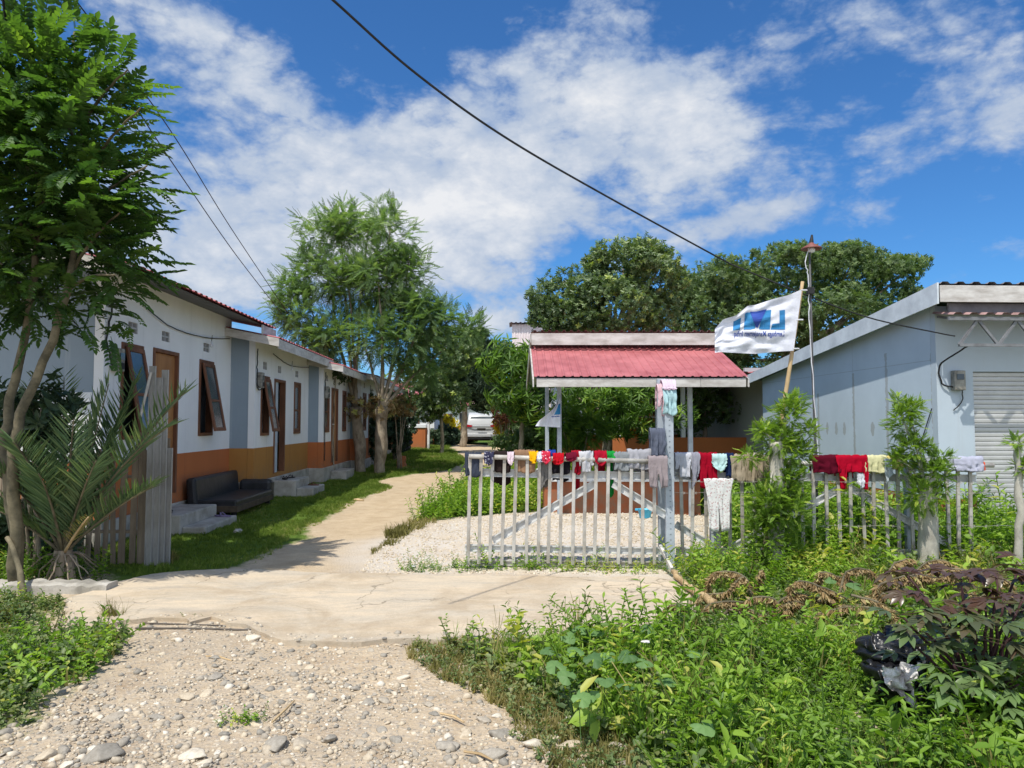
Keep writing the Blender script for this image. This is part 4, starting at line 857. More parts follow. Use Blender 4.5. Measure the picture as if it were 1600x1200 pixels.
def cloth(name, label, cat, x0_, x1_, ytop, yf, yb_, kind, mat, rail_y, seed, folds=4, taper=.0, fat=1.0, zt=None, Yd=None, cover=True):
    """garment folded over a rail: back flap, over the top, front flap with folds that deepen downwards"""
    Yd = Yd or rail_y; xa_, xb_ = wx(x0_, Yd), wx(x1_, Yd); zt_ = wz(ytop, Yd) if zt is None else zt; df = zt_-wz(yf, Yd); db = zt_-wz(yb_, Yd); r_ = .036*fat
    nu, nv = 34, 34; w_ = xb_-xa_; cx = (xa_+xb_)/2
    def fn(u, v):
        s = v*2-1    # -1 back hem .. 0 top .. 1 front hem
        wv = mnoise.noise(Vector((u*folds*1.3+seed, s*1.2, seed)))*1.0+.22*math.sin(u*folds*2*math.pi+seed)+.6*mnoise.noise(Vector((u*5+s*3, s*4-u*3, seed+9)))
        wv2 = mnoise.noise(Vector((u*9+seed, s*4, seed+5)))
        e = abs(s)
        if e < .22: a = (s/.22)*math.pi/2; y = -math.sin(a)*r_; z = zt_-r_+math.cos(a)*r_+.012*wv2; drop = 0
        else:
            k = (e-.22)/.78; d_ = (df if s > 0 else db); pr_ = prof(kind, u) if s > 0 else prof('plain', u); drop = k*max(d_-r_, .01)*pr_
            y = -r_*(1 if s > 0 else -1)+(-1 if s > 0 else 1)*(.018*fat*wv*min(1, k*2)+.012*wv2*k+.012*k); z = zt_-r_-drop+.010*wv2*k
        x = cx+(u-.5)*w_*(1-taper*min(1, drop/.25))+.012*wv2*(0.3+e)+.008*wv
        return (x, Yd+y-.0, z)
    me = grid_mesh(name, nu, nv, fn); o = link(name, me, mat, None, smooth=True)
    o2 = o.modifiers.new('s', 'SOLIDIFY'); o2.thickness = .004; o2.offset = 0
    cx_, cz_ = cx, zt_
    me.transform(Matrix.Translation((-cx_, -Yd, -cz_))); o.location = (cx_, Yd, cz_)
    return tag(o, label, cat, 'washing hung on the gate and fence')
g = GY-.012; f_ = FY-.01
CL = [
 ('trousers', 'dark slate jeans folded over the far left end of the gate', 'trousers', 727, 752, 707, 744, 742, 'plain', (62, 68, 82), None, g+.05),
 ('underwear', 'dark navy knotted underwear near the left end of the gate', 'underwear', 757, 771, 706, 727, 718, 'bunch', (55, 55, 78), (180, 180, 190), g),
 ('shirt', 'black shirt with tan collar hanging inside the gate rail', 'shirt', 768, 799, 705, 738, 757, 'plain', (48, 38, 36), None, g+.07),
 ('sock', 'pale pink and white sock hanging on the gate rail', 'sock', 793, 803, 706, 727, 720, 'bunch', (225, 205, 212), None, g),
 ('shirt', 'brown and beige shirt folded between pink sock and yellow underwear', 'shirt', 803, 836, 703, 738, 740, 'plain', (150, 118, 92), None, g+.06),
 ('underwear', 'bright yellow underwear on the gate rail', 'underwear', 826, 841, 705, 724, 716, 'bunch', (240, 180, 20), None, g),
 ('underwear', 'white underwear with pale blue pattern next to the yellow one', 'underwear', 838, 849, 706, 722, 716, 'bunch', (225, 228, 238), (120, 150, 200), g),
 ('underwear', 'red and white floral underwear on the gate rail', 'underwear', 846, 859, 705, 725, 716, 'bunch', (205, 50, 75), (235, 200, 210), g-.01),
 ('shirt', 'grey lace top hanging low behind the red floral underwear', 'shirt', 843, 858, 716, 768, 760, 'tri', (125, 122, 118), None, g+.06),
 ('sock', 'small bright blue sock tucked behind the rail', 'sock', 856, 867, 703, 713, 712, 'plain', (40, 70, 160), None, g+.05),
 ('shirt', 'black cloth hanging inside the gate below the red bunch', 'shirt', 862, 890, 712, 740, 752, 'plain', (35, 33, 38), None, g+.07),
 ('underwear', 'bright red bunched underwear on the middle of the gate', 'underwear', 863, 880, 708, 726, 720, 'bunch', (190, 20, 35), None, g-.01),
 ('underwear', 'dark maroon underwear next to the bright red bunch', 'underwear', 883, 900, 707, 721, 716, 'bunch', (110, 20, 45), None, g-.005),
 ('shirt', 'long red garment falling behind the gate pickets', 'shirt', 893, 907, 704, 740, 765, 'plain', (165, 25, 45), None, g+.06),
 ('vest', 'white vest spread over the gate rail', 'vest', 904, 926, 705, 738, 736, 'shirt', (205, 205, 208), None, g+.03),
 ('underwear', 'crimson garment between the white vest and the green cloth', 'underwear', 927, 947, 704, 728, 740, 'bunch', (170, 22, 45), None, g+.04),
 ('shirt', 'bright green cloth hanging long inside the gate', 'shirt', 947, 959, 705, 716, 774, 'plain', (30, 150, 62), None, g+.05),
 ('shirt', 'dull grey top next to the green cloth', 'shirt', 958, 982, 706, 735, 738, 'plain', (140, 145, 148), None, g+.04),
 ('shirt', 'light grey shirt folded wide over the right end of the gate', 'shirt', 979, 1017, 702, 733, 738, 'plain', (172, 172, 178), None, g+.05),
 ('trousers', 'mauve grey small trousers hanging in front of the gate end', 'trousers', 1011, 1041, 712, 763, 740, 'pants', (160, 148, 150), None, g-.03),
 ('shirt', 'white tee shirt with navy collar right of the gate post', 'shirt', 1053, 1081, 707, 746, 745, 'shirt', (205, 207, 215), None, f_),
 ('shirt', 'grey tee shirt hanging long beside the crimson one', 'shirt', 1078, 1091, 707, 765, 750, 'tri', (158, 158, 170), None, f_-.02),
 ('shirt', 'crimson shirt hanging long right of the gate post', 'shirt', 1088, 1118, 707, 764, 752, 'pants', (165, 12, 40), None, f_),
 ('underwear', 'pale mint baby pants on the fence rail', 'underwear', 1110, 1133, 709, 736, 730, 'bunch', (190, 222, 222), None, f_-.02),
 ('shirt', 'navy blue cloth between mint pants and beige shorts', 'shirt', 1130, 1144, 708, 745, 740, 'plain', (28, 45, 85), None, f_),
 ('shorts', 'beige shorts with open waist on the fence rail', 'shorts', 1139, 1163, 710, 751, 745, 'plain', (178, 164, 142), None, f_-.01),
 ('shorts', 'sandy beige trousers folded beside the open beige shorts', 'shorts', 1160, 1190, 707, 754, 745, 'pants', (168, 153, 130), None, f_-.02),
 ('scarf', 'tan lace scarf at the shrub end of the washing', 'scarf', 1185, 1203, 711, 752, 745, 'tri', (150, 142, 118), (105, 100, 80), f_),
 ('shirt', 'dark maroon jersey bundled on the right part of the fence', 'shirt', 1264, 1309, 711, 739, 737, 'plain', (92, 12, 35), None, f_-.01),
 ('shirt', 'long bright red shirt with tails hanging over the fence', 'shirt', 1302, 1351, 711, 764, 745, 'tail', (178, 8, 42), None, f_-.02),
 ('sock', 'single white sock hanging under the red shirt', 'sock', 1334, 1345, 736, 763, 750, 'bunch', (215, 218, 225), None, f_-.03),
 ('shirt', 'pale cream yellow shirt folded next to the red shirt', 'shirt', 1345, 1381, 711, 738, 740, 'plain', (225, 222, 175), None, f_-.01),
 ('towel', 'narrow white and blue cloth hanging below the cream shirt', 'towel', 1377, 1389, 716, 757, 745, 'tri', (195, 205, 212), None, f_-.03),
 ('scarf', 'yellow flower patterned cloth along the fence rail', 'scarf', 1373, 1412, 712, 733, 733, 'bunch', (215, 198, 120), (140, 120, 50), f_),
 ('shirt', 'light grey cloth behind the tree trunk on the fence', 'shirt', 1425, 1492, 713, 733, 735, 'plain', (172, 178, 184), None, f_),
 ('shirt', 'pale lilac shirt with orange edge at the fence rail end', 'shirt', 1484, 1531, 713, 736, 738, 'plain', (188, 190, 208), None, f_-.01)]
for i, (nm, lb, ct, a, b, yt, yf, yb_, kd, rgb, pat, yy) in enumerate(CL):
    fat = 1.25 if kd == 'bunch' else 1.05
    cloth(nm, lb, ct, a, b, yt, yf, yb_, kd, cmat('cloth_%d' % i, rgb, pat), yy, i*3.7, folds=max(2, (b-a)/9), taper=.25 if kd == 'bunch' else .08, fat=fat)
o = cloth('scarf', 'small orange rag at the very end of the fence rail', 'rag', 1527, 1533, 722, 734, 732, 'plain', cmat('cloth_orange', (225, 95, 60)), f_, 88, 2, 0, .9)
cloth('trousers', 'white patterned leggings hanging on the barbed wire', 'trousers', 1098, 1144, 748, 832, 822, 'pants', cmat('cloth_wp', (246, 242, 240), (200, 170, 170)), 8.06, 41, 3, .3, .25)
cloth('shirt', 'grey jacket tied on the side of the gate post', 'jacket', 1014, 1038, 669, 713, 710, 'pants', cmat('cloth_jk', (98, 104, 120)), 7.93, 13, 3, .1, 1.3)
cloth('shirt', 'pink baby shirt draped over the tall post', 'shirt', 1026, 1048, 600, 651, 640, 'shirt', cmat('cloth_pk', (225, 190, 198)), 8.06, 17, 3, .05, 2.2)
cloth('shirt', 'mint baby shirt hanging over the pink one on the tall post', 'shirt', 1034, 1055, 605, 648, 640, 'plain', cmat('cloth_mt', (178, 212, 216)), 7.99, 23, 3, .05, 2.2)
cloth('hat', 'pink and white knitted cap on top of the tall post', 'cap', 1033, 1054, 593, 610, 608, 'bunch', cmat('cloth_hat', (225, 205, 220)), 8.02, 29, 4, .1, 2.6)
# ------------------------------------------------------------------ flags
def hermite(pts, t):
    t = t*(len(pts)-1); k = min(int(t), len(pts)-2); f = t-k; return np.array(pts[k])*(1-f)+np.array(pts[k+1])*f
FPY = 8.0
FLG = thing('flag', 'white flag with blue mirrored logo flying from the slanted wooden pole', 'flag', W(1248, 500, FPY))
fl0 = W(1248, 500, FPY)
topE = [(1253, 452), (1232, 461), (1205, 468), (1182, 476), (1168, 478), (1150, 493), (1130, 499), (1117, 514)]; botE = [(1240, 548), (1222, 549), (1200, 551), (1180, 553), (1160, 552), (1140, 551), (1128, 550), (1117, 551)]
def flag_pt(u, v, off=0.):
    a = hermite(topE, u); b = hermite(botE, u); p = a*(1-v)+b*v
    y = FPY-.03+.05*math.sin(u*9+v*3)*(u**.7)+.03*math.sin(u*4-v*5)*u-.10*u + .012*mnoise.noise(Vector((u*6+v*3, v*7-u*2, 2)))*3*min(1, u*4)
    return W(p[0], p[1], y-off)-fl0
m_flag = cmat('flag_white', (232, 234, 248)); link('cloth', grid_mesh('cloth', 60, 40, flag_pt), m_flag, FLG, smooth=True)
m_logo = plain('logo_mid_blue', (.03, .20, .42), (.03, .17, .38), 5, .8, 0); m_logod = plain('logo_dark_blue', (.03, .07, .32), (.03, .06, .28), 5, .8, 0)
def patch(m, quad, off=.004, n=8):
    q = [np.array(p, float) for p in quad]; V = []
    for j in range(n+1):
        for i in range(n+1):
            s, t_ = i/n, j/n; p = (q[0]*(1-s)+q[1]*s)*(1-t_)+(q[3]*(1-s)+q[2]*s)*t_; V.append(flag_pt(p[0], p[1], off))
    m.add(V, [(j*(n+1)+i, j*(n+1)+i+1, (j+1)*(n+1)+i+1, (j+1)*(n+1)+i) for j in range(n) for i in range(n)])
def fuv(px, py):
    u = v = .5
    for _ in range(30):
        a = hermite(topE, u); b = hermite(botE, u); a2 = hermite(topE, min(u+.01, 1)); b2 = hermite(botE, min(u+.01, 1)); c = a*(1-v)+b*v; c2 = a2*(1-v)+b2*v
        u = float(np.clip(u+(px-c[0])/min(-50, (c2[0]-c[0])/.01), 0, .99)); v = float(np.clip(v+(py-c[1])/max(20, b[1]-a[1]), 0, 1))
    return u, v
def pquad(m, pts, off): patch(m, [fuv(*p) for p in pts], off)
lg = MB()
pquad(lg, [(1226.5, 484), (1218, 485), (1218, 515), (1226.5, 515)], .004); pquad(lg, [(1217.9, 505), (1207, 506), (1204, 515), (1217.9, 515)], .004)
pquad(lg, [(1205, 484), (1196, 485), (1192, 515), (1203, 515)], .004); pquad(lg, [(1195.9, 485), (1189, 500), (1186, 514), (1191.9, 515)], .004)
pquad(lg, [(1173, 488), (1164, 490), (1162, 515.5), (1172, 515)], .004); pquad(lg, [(1180, 500), (1173.1, 490), (1172.1, 515), (1180, 513)], .004)
pquad(lg, [(1158, 496), (1146, 502), (1145, 516), (1156, 516)], .004)
lg.obj('logo_letters', m_logo, FLG)
lg = MB(); pquad(lg, [(1198, 483), (1172, 487), (1181, 511), (1184, 512)], .008); lg.obj('logo_accent', m_logod, FLG)
def text_on(par, txt, u0, u1_, v0, v1, mat):
    cu = bpy.data.curves.new('txt', 'FONT'); cu.body = txt; cu.size = 1; cu.offset = .012; cu.resolution_u = 3; to = bpy.data.objects.new('txt', cu); COL.objects.link(to)
    bpy.context.view_layer.update(); me = bpy.data.meshes.new_from_object(to.evaluated_get(bpy.context.evaluated_depsgraph_get())); bpy.data.objects.remove(to)
    V = np.array([v.co[:] for v in me.vertices]); w_ = V[:, 0].max(); h_ = .72
    for v in me.vertices:
        u, vv = fuv(1226-79*v.co.x/w_, 525.5-8.5*v.co.y/h_); v.co = Vector(flag_pt(u, vv, .006))
    me.materials.clear(); return link('lettering', me, mat, par)
text_on(FLG, 'Lembaga Manajemen Infaq', .17, .79, .70, .80, m_logod)
lp = MB()
for v in (.02, .5, .97): q = flag_pt(0, v); lp.tube([(q[0]+.05, q[1]-.02, q[2]), (q[0]-.02, q[1]-.03, q[2])], .008, 5)
lp.obj('tie', m_plastic_w, FLG)
a = W(1254, 440, FPY+.03); b = W(1221, 660, FPY+.03); b2 = b+(b-a)*.9; b2[2] = 0
p, r = wob([tuple(a), tuple((a+b)/2), tuple(b), (b2[0], b2[1], .0)], (.019, .028), 9, .01, 14); tag(MB().tube(p, r, 8).obj('flagpole', m_bamboo, None, smooth=True), 'slanted rough wooden pole carrying the large flag', 'flagpole')
# small flag on gazebo
SF = thing('flag', 'limp white flag with blue corner hanging on the gazebo front post', 'flag', W(874, 640, 11.6)); s0 = W(874, 640, 11.6)
def sfp(u, v, off=0):
    a = np.array((875-2*u, 600+60*u**1.1)); b = np.array((875-38*u**.8, 669-1.5*math.sin(u*6))); p = a*(1-v)+b*v; return W(p[0], p[1], 11.58+.07*math.sin(u*8+v*5)*(u**.6)-off)-s0
def sfp(u, v, off=0):
    # v down from pole top; u away from pole
    xl = [0, 4, 11, 22, 33, 39]; zx = v*5; k = min(int(zx), 4); ext = xl[k]+(xl[k+1]-xl[k])*(zx-k)
    return W(875.5-ext*u, 614+54*v+3*u*math.sin(v*4), 11.58+.06*math.sin(u*9+v*3)*(u**.6)-off)-s0
link('cloth', grid_mesh('cloth', 24, 24, sfp), m_flag, SF, smooth=True)
bq = MB(); V = [sfp(.0+.42*i/8*1.0, .3+.32*j/8, .006) for j in range(9) for i in range(9)]; bq.add(V, [(j*9+i, j*9+i+1, (j+1)*9+i+1, (j+1)*9+i) for j in range(8) for i in range(8)]); bq.obj('logo', m_logo, SF)
bq = MB()
for k in range(5): V = [sfp(.05+.1*k+.08*i, .66+.03*j, .006) for j in (0, 1) for i in (0, 1)]; bq.add(V, [(0, 1, 3, 2)])
bq.obj('lettering', m_logod, SF)
# ------------------------------------------------------------------ lamp post and wires
m_poledark = plain('dark_grey_pole', (.10, .10, .105), (.06, .06, .06), 6, .6)
LP = thing('lamp_post', 'tall thin lamp post with small red conical shade', 'lamp post', (W(1276, 800, 9)[0], 9, 0)); l0 = W(1276, 800, 9)[0]
q = lambda px, py: (W(px, py, 9)[0]-l0, 0, W(px, py, 9)[2])
MB().tube([(0, 0, 0), q(1275, 720), q(1269, 560), q(1265, 395)], [.02, .018, .016, .013], 8).obj('pole', m_poledark, LP, smooth=True)
tp = q(1268, 392); shd = MB().lathe(tp, [(.022, .11), (.035, .085), (.12, .035), (.125, .02), (.11, .022), (.03, .06)], 18).obj('lamp_shade', m_terracotta, LP, smooth=True)
MB().lathe(tp, [(.001, -.03), (.04, -.01), (.045, .02), (.03, .04)], 12).obj('bulb', m_plastic_w, shd, smooth=True)
MB().tube([(tp[0], 0, tp[2]+.10), (tp[0]+.01, 0, tp[2]+.20)], [.03, .012], 8).obj('finial', m_black, LP)
p, _ = wob([q(1263, 388), q(1257, 410), q(1262, 440), q(1263, 500), q(1272, 640), q(1280, 740)], (.006, .006), 5, .02, 40); MB().tube([(a_[0], a_[1]-.03, a_[2]) for a_ in p], .006, 5).obj('cable', m_plastic_w, LP)
MB().box(q(1266, 455)[0]-.05, q(1266, 455)[0]+.03, -.06, .0, q(0, 460)[2], q(0, 450)[2]).obj('clamp', m_black, LP)
def wire(label, pts, r, n=40):
    p, _ = wob([tuple(W(*a)) for a in pts], (r, r), 1, 0., n); return tag(MB().tube(p, r, 5).obj('power_cable', m_black), label, 'cable', 'overhead cables')
wire('thick black overhead cable crossing the middle of the sky', [(330, -170, 4.2), (520, 0, 5), (650, 115, 5.7), (790, 215, 6.5), (950, 308, 7.6), (1140, 412, 9.0)], .0105, 60)
wire('black cable continuing from the lamp post to the right house', [(1140, 412, 9.0), (1262, 462, 9.0), (1360, 497, 9.1), (1465, 520, 9.3), (1492, 525, 9.45)], .009)
wire('black cable dropping from the top left corner into the tree', [(-8, -120, 5.5), (5, 0, 6), (16, 80, 6.5), (35, 200, 7)], .011)
wire('upper thin cable running from the left tree to the far trees', [(118, 0, 8), (200, 110, 9), (280, 225, 11), (360, 355, 14), (450, 490, 18)], .008)
wire('lower thin cable running from the left tree to the far trees', [(150, 70, 7.5), (220, 180, 9), (290, 285, 11), (370, 400, 14), (440, 490, 18)], .008)
# ------------------------------------------------------------------ sofa, bags, shoes
SO = thing('sofa', 'low old black vinyl sofa standing in front of the nearest house', 'sofa', (-4.25-K*11.8, 11.8, 0.02), TH)
lo = 2.0
MB().box(-.38, .32, 0, lo, .16, .29).obj('seat', m_vinyl, SO, .03); MB().box(-.42, -.26, -.04, lo+.04, .2, .68, Matrix.Rotation(-.1, 4, 'Y')).obj('backrest', m_vinyl, SO, .05)
MB().box(-.30, .30, lo-.02, lo+.2, .12, .47).obj('armrest', m_vinyl, SO, .07)
MB().box(-.38, .335, -.02, .0, .1, .2).box(.32, .345, -.02, lo, .1, .2).obj('frame', plain('dark_sofa_wood', (.1, .075, .05), (.05, .035, .025), 6), SO, .005)
for a_, b_ in ((-.33, .08), (.26, .08), (-.33, lo-.08), (.26, lo-.08)): MB().box(a_-.035, a_+.035, b_-.035, b_+.035, -.05, .12).obj('leg', m_black, SO, .004)
SC = {}
def lumpy(name, label, cat, loc, s, mat, seed, squash=(1, 1, .6), sub=4, amp=.4, parent=None, fr=1.6):
    bm = bmesh.new(); bmesh.ops.create_icosphere(bm, subdivisions=sub, radius=1)
    for v in bm.verts:
        d = 1+amp*mnoise.noise(v.co*fr+Vector((seed, 0, 0)))+amp*.5*abs(mnoise.noise(v.co*fr*2.7+Vector((seed, 3, 0))))
        v.co = Vector((v.co.x*squash[0], v.co.y*squash[1], v.co.z*squash[2]))*d*s
    me = bpy.data.meshes.new(name); bm.to_mesh(me); bm.free(); o = link(name, me, mat, parent, smooth=True); o.location = [float(v) for v in loc]
    if parent is None: tag(o, label, cat)
    return o
b = G(533, 727); lumpy('plastic_bag', 'crumpled white plastic bag in the grass by the third house', 'bag', (b[0]+.1, b[1], b[2]+.16), .36, m_bagw, 3, (1.1, .8, .5)); lumpy('cloth_bundle', 'dull red bundle resting on the white plastic bag', 'bundle', (b[0]-.02, b[1]+.05, b[2]+.42), .17, cmat('bundle_red', (150, 70, 75), (220, 210, 210)), 5, (1, .8, 1))
def sandal(lb, loc, rz, mat, s=1.):
    t_ = thing('sandal', lb, 'footwear', loc, rz, 'footwear left on the house steps')
    V = [(math.cos(a)*.045*(1.1 if math.sin(a) > 0 else .85), math.sin(a)*.12) for a in np.linspace(0, 2*math.pi, 15)[:-1]]; m = MB(); m.add([(x*s, y*s, 0) for x, y in V]+[(x*s, y*s, .02) for x, y in V], [tuple(range(14))[::-1], tuple(range(14, 28))]+[(i, (i+1) % 14, (i+1) % 14+14, i+14) for i in range(14)]); m.obj('sole', mat, t_)
    MB().tube([(-.045*s, -.01, .02), (-.02*s, .03, .06), (0, .06, .025), (.02*s, .03, .06), (.045*s, -.01, .02)], .008, 6).obj('strap', mat, t_)
def on(H, x, y, z): return H.matrix_basis @ Vector((x, y, z))
bpy.context.view_layer.update()
sandal('black sandal on the nearest house upper step', on(H1, .35, 1.2, .275), .6, m_black, 1.2); sandal('grey lilac sandal lying on the nearest house lower step edge', on(H1, .8, 2.1, .105), 1.3, plain('lilac_rubber', (.25, .2, .32)), 1.2)
sandal('dark sandal leftmost on the second house step', on(H2, .2, 1.5, .365), .4, m_black, 1.3); sandal('dark sandal rightmost on the second house step', on(H2, .22, 1.85, .365), -.3, m_vinyl, 1.3); sandal('brown sandal on the lower step of the second house', on(H2, .7, 1.9, .205), 1.2, m_wood, 1.2)
b = G(372, 834); lumpy('stone', 'x', 'stone', (b[0], b[1], b[2]+.03), .06, m_concrete, 8); o = bpy.context.scene.objects[-1]
for o in COL.objects:
    if o.get('label') == 'x': o['label'] = 'pale rock lying on the lawn before the sofa'
b = W(1008, 822, 11.3); TB = thing('toy_bucket', 'broken light blue plastic bucket on the gravel behind the gate', 'bucket', (b[0], 11.3, .1)); 
pr = [(.001, 0), (.08, .0), (.085, .01), (.11, .13), (.118, .135), (.105, .128), (.075, .02)]; MB().lathe((0, 0, 0), pr, 18).obj('body', m_toy, TB, smooth=True); MB().box(-.15, -.10, -.02, .02, .11, .14).box(.10, .15, -.02, .02, .11, .16).obj('handle', m_toy, TB, .004)
# ------------------------------------------------------------------ car
CY = 41.; cc = W(752, 695, CY); CR = thing('car', 'white suv parked on the path with its tail towards the camera', 'car', (cc[0], CY, cc[2]), TH)
def loft(m, secs):
    n = len(secs[0]); V = [p for s in secs for p in s]; Fq = [(j*n+i, j*n+(i+1) % n, (j+1)*n+(i+1) % n, (j+1)*n+i) for j in range(len(secs)-1) for i in range(n)]; Fq += [tuple(range(n))[::-1], tuple((len(secs)-1)*n+i for i in range(n))]; return m.add(V, Fq)
def sect(y, w, z0, z1, wt, r=.12):
    pts = []
    for sx__, z_, ww in ((1, z0, w*.92), (1, z0+r*1.5, w), (1, z1-r, (w+wt)/2 if wt < w else w), (1, z1, wt)): pts.append((ww, y, z_))
    return pts+[(-a_, b_, c_) for a_, b_, c_ in pts[::-1]]
body = loft(MB(), [sect(.05, .86, .55, .98, .78), sect(0, .9, .45, 1.05, .84), sect(.4, .93, .4, 1.12, .90), sect(1.2, .935, .35, 1.14, .9), sect(3.3, .935, .35, 1.12, .9), sect(4.2, .92, .38, 1.02, .86), sect(4.7, .82, .5, .9, .74)])
body.obj('body', m_carw, CR, .03, True)
MB2 = loft(MB(), [[(.80, .12, 1.08), (.70, .42, 1.66), (-.70, .42, 1.66), (-.80, .12, 1.08)], [(.84, .6, 1.1), (.70, .7, 1.80), (-.70, .7, 1.80), (-.84, .6, 1.1)], [(.84, 2.4, 1.1), (.70, 2.4, 1.8), (-.70, 2.4, 1.8), (-.84, 2.4, 1.1)], [(.82, 3.5, 1.08), (.62, 2.9, 1.70), (-.62, 2.9, 1.70), (-.82, 3.5, 1.08)]])
MB2.obj('cabin', m_carw, CR, .04, True)
MB().add([(-.66, .17, 1.16), (.66, .17, 1.16), (.60, .365, 1.56), (-.60, .365, 1.56)], [(0, 1, 2, 3)]).obj('rear_window', plain('sky_reflecting_glass', (.07, .09, .10), (.04, .05, .06), 2, .25, 0), CR)
for s in (-1, 1):
    MB().add([(s*.90, .02, .98), (s*.52, -.035, 1.0), (s*.50, -.03, 1.07), (s*.87, .03, 1.15)], [(0, 1, 2, 3)] if s > 0 else [(3, 2, 1, 0)]).obj('tail_light', m_red, CR)
    MB().box(s*.70-.02, s*.70+.02, .8, 2.5, 1.81, 1.85).obj('roof_rail', m_steel, CR, .005)
    MB().add([(s*.85, .75, 1.14), (s*.85, 3.0, 1.14), (s*.735, 2.7, 1.64), (s*.73, .8, 1.68)], [(0, 1, 2, 3)]).obj('side_window', m_glass, CR)
    mi = MB().box(s*.95-.1, s*.95+.1, 3.0, 3.15, 1.1, 1.25).obj('side_mirror', m_carw, CR, .03)
    for yy in (.85, 3.75):
        wh = MB(); n = 20
        wh.add([(s*.86+dx, yy+.37*math.cos(2*math.pi*k/n), .36+.37*math.sin(2*math.pi*k/n)) for dx in (-.13, .1) for k in range(n)], [tuple(range(n))[::-1], tuple(range(n, 2*n))]+[(k, (k+1) % n, (k+1) % n+n, k+n) for k in range(n)])
        wo_ = wh.obj('wheel', m_black, CR, .03); MB().add([(s*.972, yy+.22*math.cos(2*math.pi*k/n), .36+.22*math.sin(2*math.pi*k/n)) for k in range(n)], [tuple(range(n))]).obj('rim', m_steel, wo_)
MB().box(-.93, .93, -.05, .25, .42, .62).obj('bumper', m_carw, CR, .04); MB().box(-.85, .85, -.02, .3, .3, .41).obj('bumper_trim', m_black, CR, .02)
MB().box(-.24, .24, -.065, -.05, .80, .92).obj('number_plate', m_dark, CR); MB().box(-.5, .5, -.03, .0, .965, .985).obj('chrome_strip', m_steel, CR)
MB().box(-.8, .8, .4, 4.4, .22, .4).obj('underbody', m_dark, CR)
# ------------------------------------------------------------------ left tree (big pinnate leaves)
TY = 6.9
LT = thing('pinnate_leaf_tree', 'young tree with two slanting stems and long pinnate leaves, left edge', 'tree', (W(30, 800, TY)[0], TY, 0)); lt0 = np.array([W(30, 800, TY)[0], TY, 0])
tm = MB(); L_ = lambda px, py, y=TY: tuple(W(px, py, y)-lt0)
p, r = wob([(.0, .05, -.05), L_(15, 760), L_(8, 690), L_(18, 620), L_(42, 500), L_(60, 380), L_(60, 250), L_(75, 120)], (.062, .014), 2, .05, 26); tm.tube(p, r, 10)
p, r = wob([(.0, .0, .0), L_(20, 740, TY-.1), L_(30, 660, TY-.15), L_(70, 560, TY-.15), L_(110, 430, TY-.1), L_(130, 300, TY), L_(128, 150, TY), L_(115, 50, TY)], (.058, .013), 5, .05, 26); tm.tube(p, r, 10)
limbs = []
for a_, b_ in (((110, 430), (190, 330)), ((120, 350), (230, 260)), ((60, 380), (-40, 300)), ((60, 250), (-30, 170)), ((130, 280), (220, 170)), ((128, 200), (200, 110)), ((75, 150), (30, 80)), ((125, 160), (90, 60)), ((100, 460), (180, 430)), ((50, 470), (-20, 400)), ((128, 240), (80, 180)), ((60, 320), (120, 330))):
    yy = TY+random.uniform(-.7, .7); p, r = wob([L_(*a_), tuple((np.array(L_(*a_))+np.array(L_(b_[0], b_[1], yy)))/2+[0, 0, .08]), L_(b_[0], b_[1], yy)], (.02, .007), 3, .03, 8); tm.tube(p, r, 6); limbs.append(L_(b_[0], b_[1], yy))
tm.obj('trunk', m_barkgreen, LT, smooth=True)
TP = [pinnate(8, .38, .10, .046, d, 62, fold=.25, ldroop=.28) for d in (.15, .35, .5, .25)]
bl = [(L_(60, 250), (1.05, .95, .95)), (L_(125, 180), (.50, .8, .65)), (L_(135, 290), (.56, .8, .6)), (L_(20, 160), (.7, .8, .6)), (L_(95, 90), (.4, .5, .42)), (L_(120, 30), (.13, .2, .25)), (L_(60, 375), (.95, .8, .40)), (L_(150, 400), (.42, .5, .3)), (L_(60, 450), (.6, .5, .25)), (L_(180, 430), (.25, .3, .2)), (L_(-60, 300), (.8, .9, 1.0))]
P, D = blob_points(bl, 1050, .3, .45, 1.3); d = D*np.array([1, 1, .5])+rng.normal(0, .35, D.shape); d[:, 2] += .25; Uu = rng.normal(0, .2, D.shape); Uu[:, 2] += 1
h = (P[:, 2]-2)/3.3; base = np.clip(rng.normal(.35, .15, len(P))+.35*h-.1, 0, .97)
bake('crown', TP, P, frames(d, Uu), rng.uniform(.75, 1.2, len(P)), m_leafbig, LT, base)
# a few loose leaves low on the stems
P = np.array([L_(30+random.uniform(-60, 170), random.uniform(400, 530)) for _ in range(90)]); d = rng.normal(0, .6, P.shape); d[:, 0] += .3; U_ = np.tile([0, 0, 1.], (90, 1))
bake('low_leaves', TP, P, frames(d, U_), rng.uniform(.5, .95, 90), m_leafbig, LT, rng.uniform(.1, .5, 90))
# dark shrub behind palm
def shrub(name, label, cat, px, py, Y, r, n, temps, size, mat, group=None, stems=5, **kw):
    c = W(px, py, Y); t_ = thing(name, label, cat, (c[0], Y, float(gz(0, Y))), 0, group); cz = c[2]-float(gz(0, Y))
    bls = []
    for k in range(7):
        o_ = rng.normal(0, .42, 3)*np.array(r); bls.append(((o_[0], o_[1], max(r[2]*.3, cz+o_[2])), tuple(np.array(r)*rng.uniform(.45, .75))))
    m = MB()
    for k in range(stems):
        e_ = bls[k % 7][0]; p, rr = wob([(random.uniform(-.08, .08), 0, -.02), (e_[0]*.5, e_[1]*.5, e_[2]*.55), e_], (.022, .008), k, .03, 7); m.tube(p, rr, 6)
    m.obj('stem', m_bark, t_, smooth=True)
    crown('foliage', bls, n, temps, size, mat, t_, **kw); return t_
BR = [whorl(8, .13, .055, 70, .16) for _ in range(4)]
MG = [whorl(9, .24, .05, 95, .12, .35) for _ in range(4)]
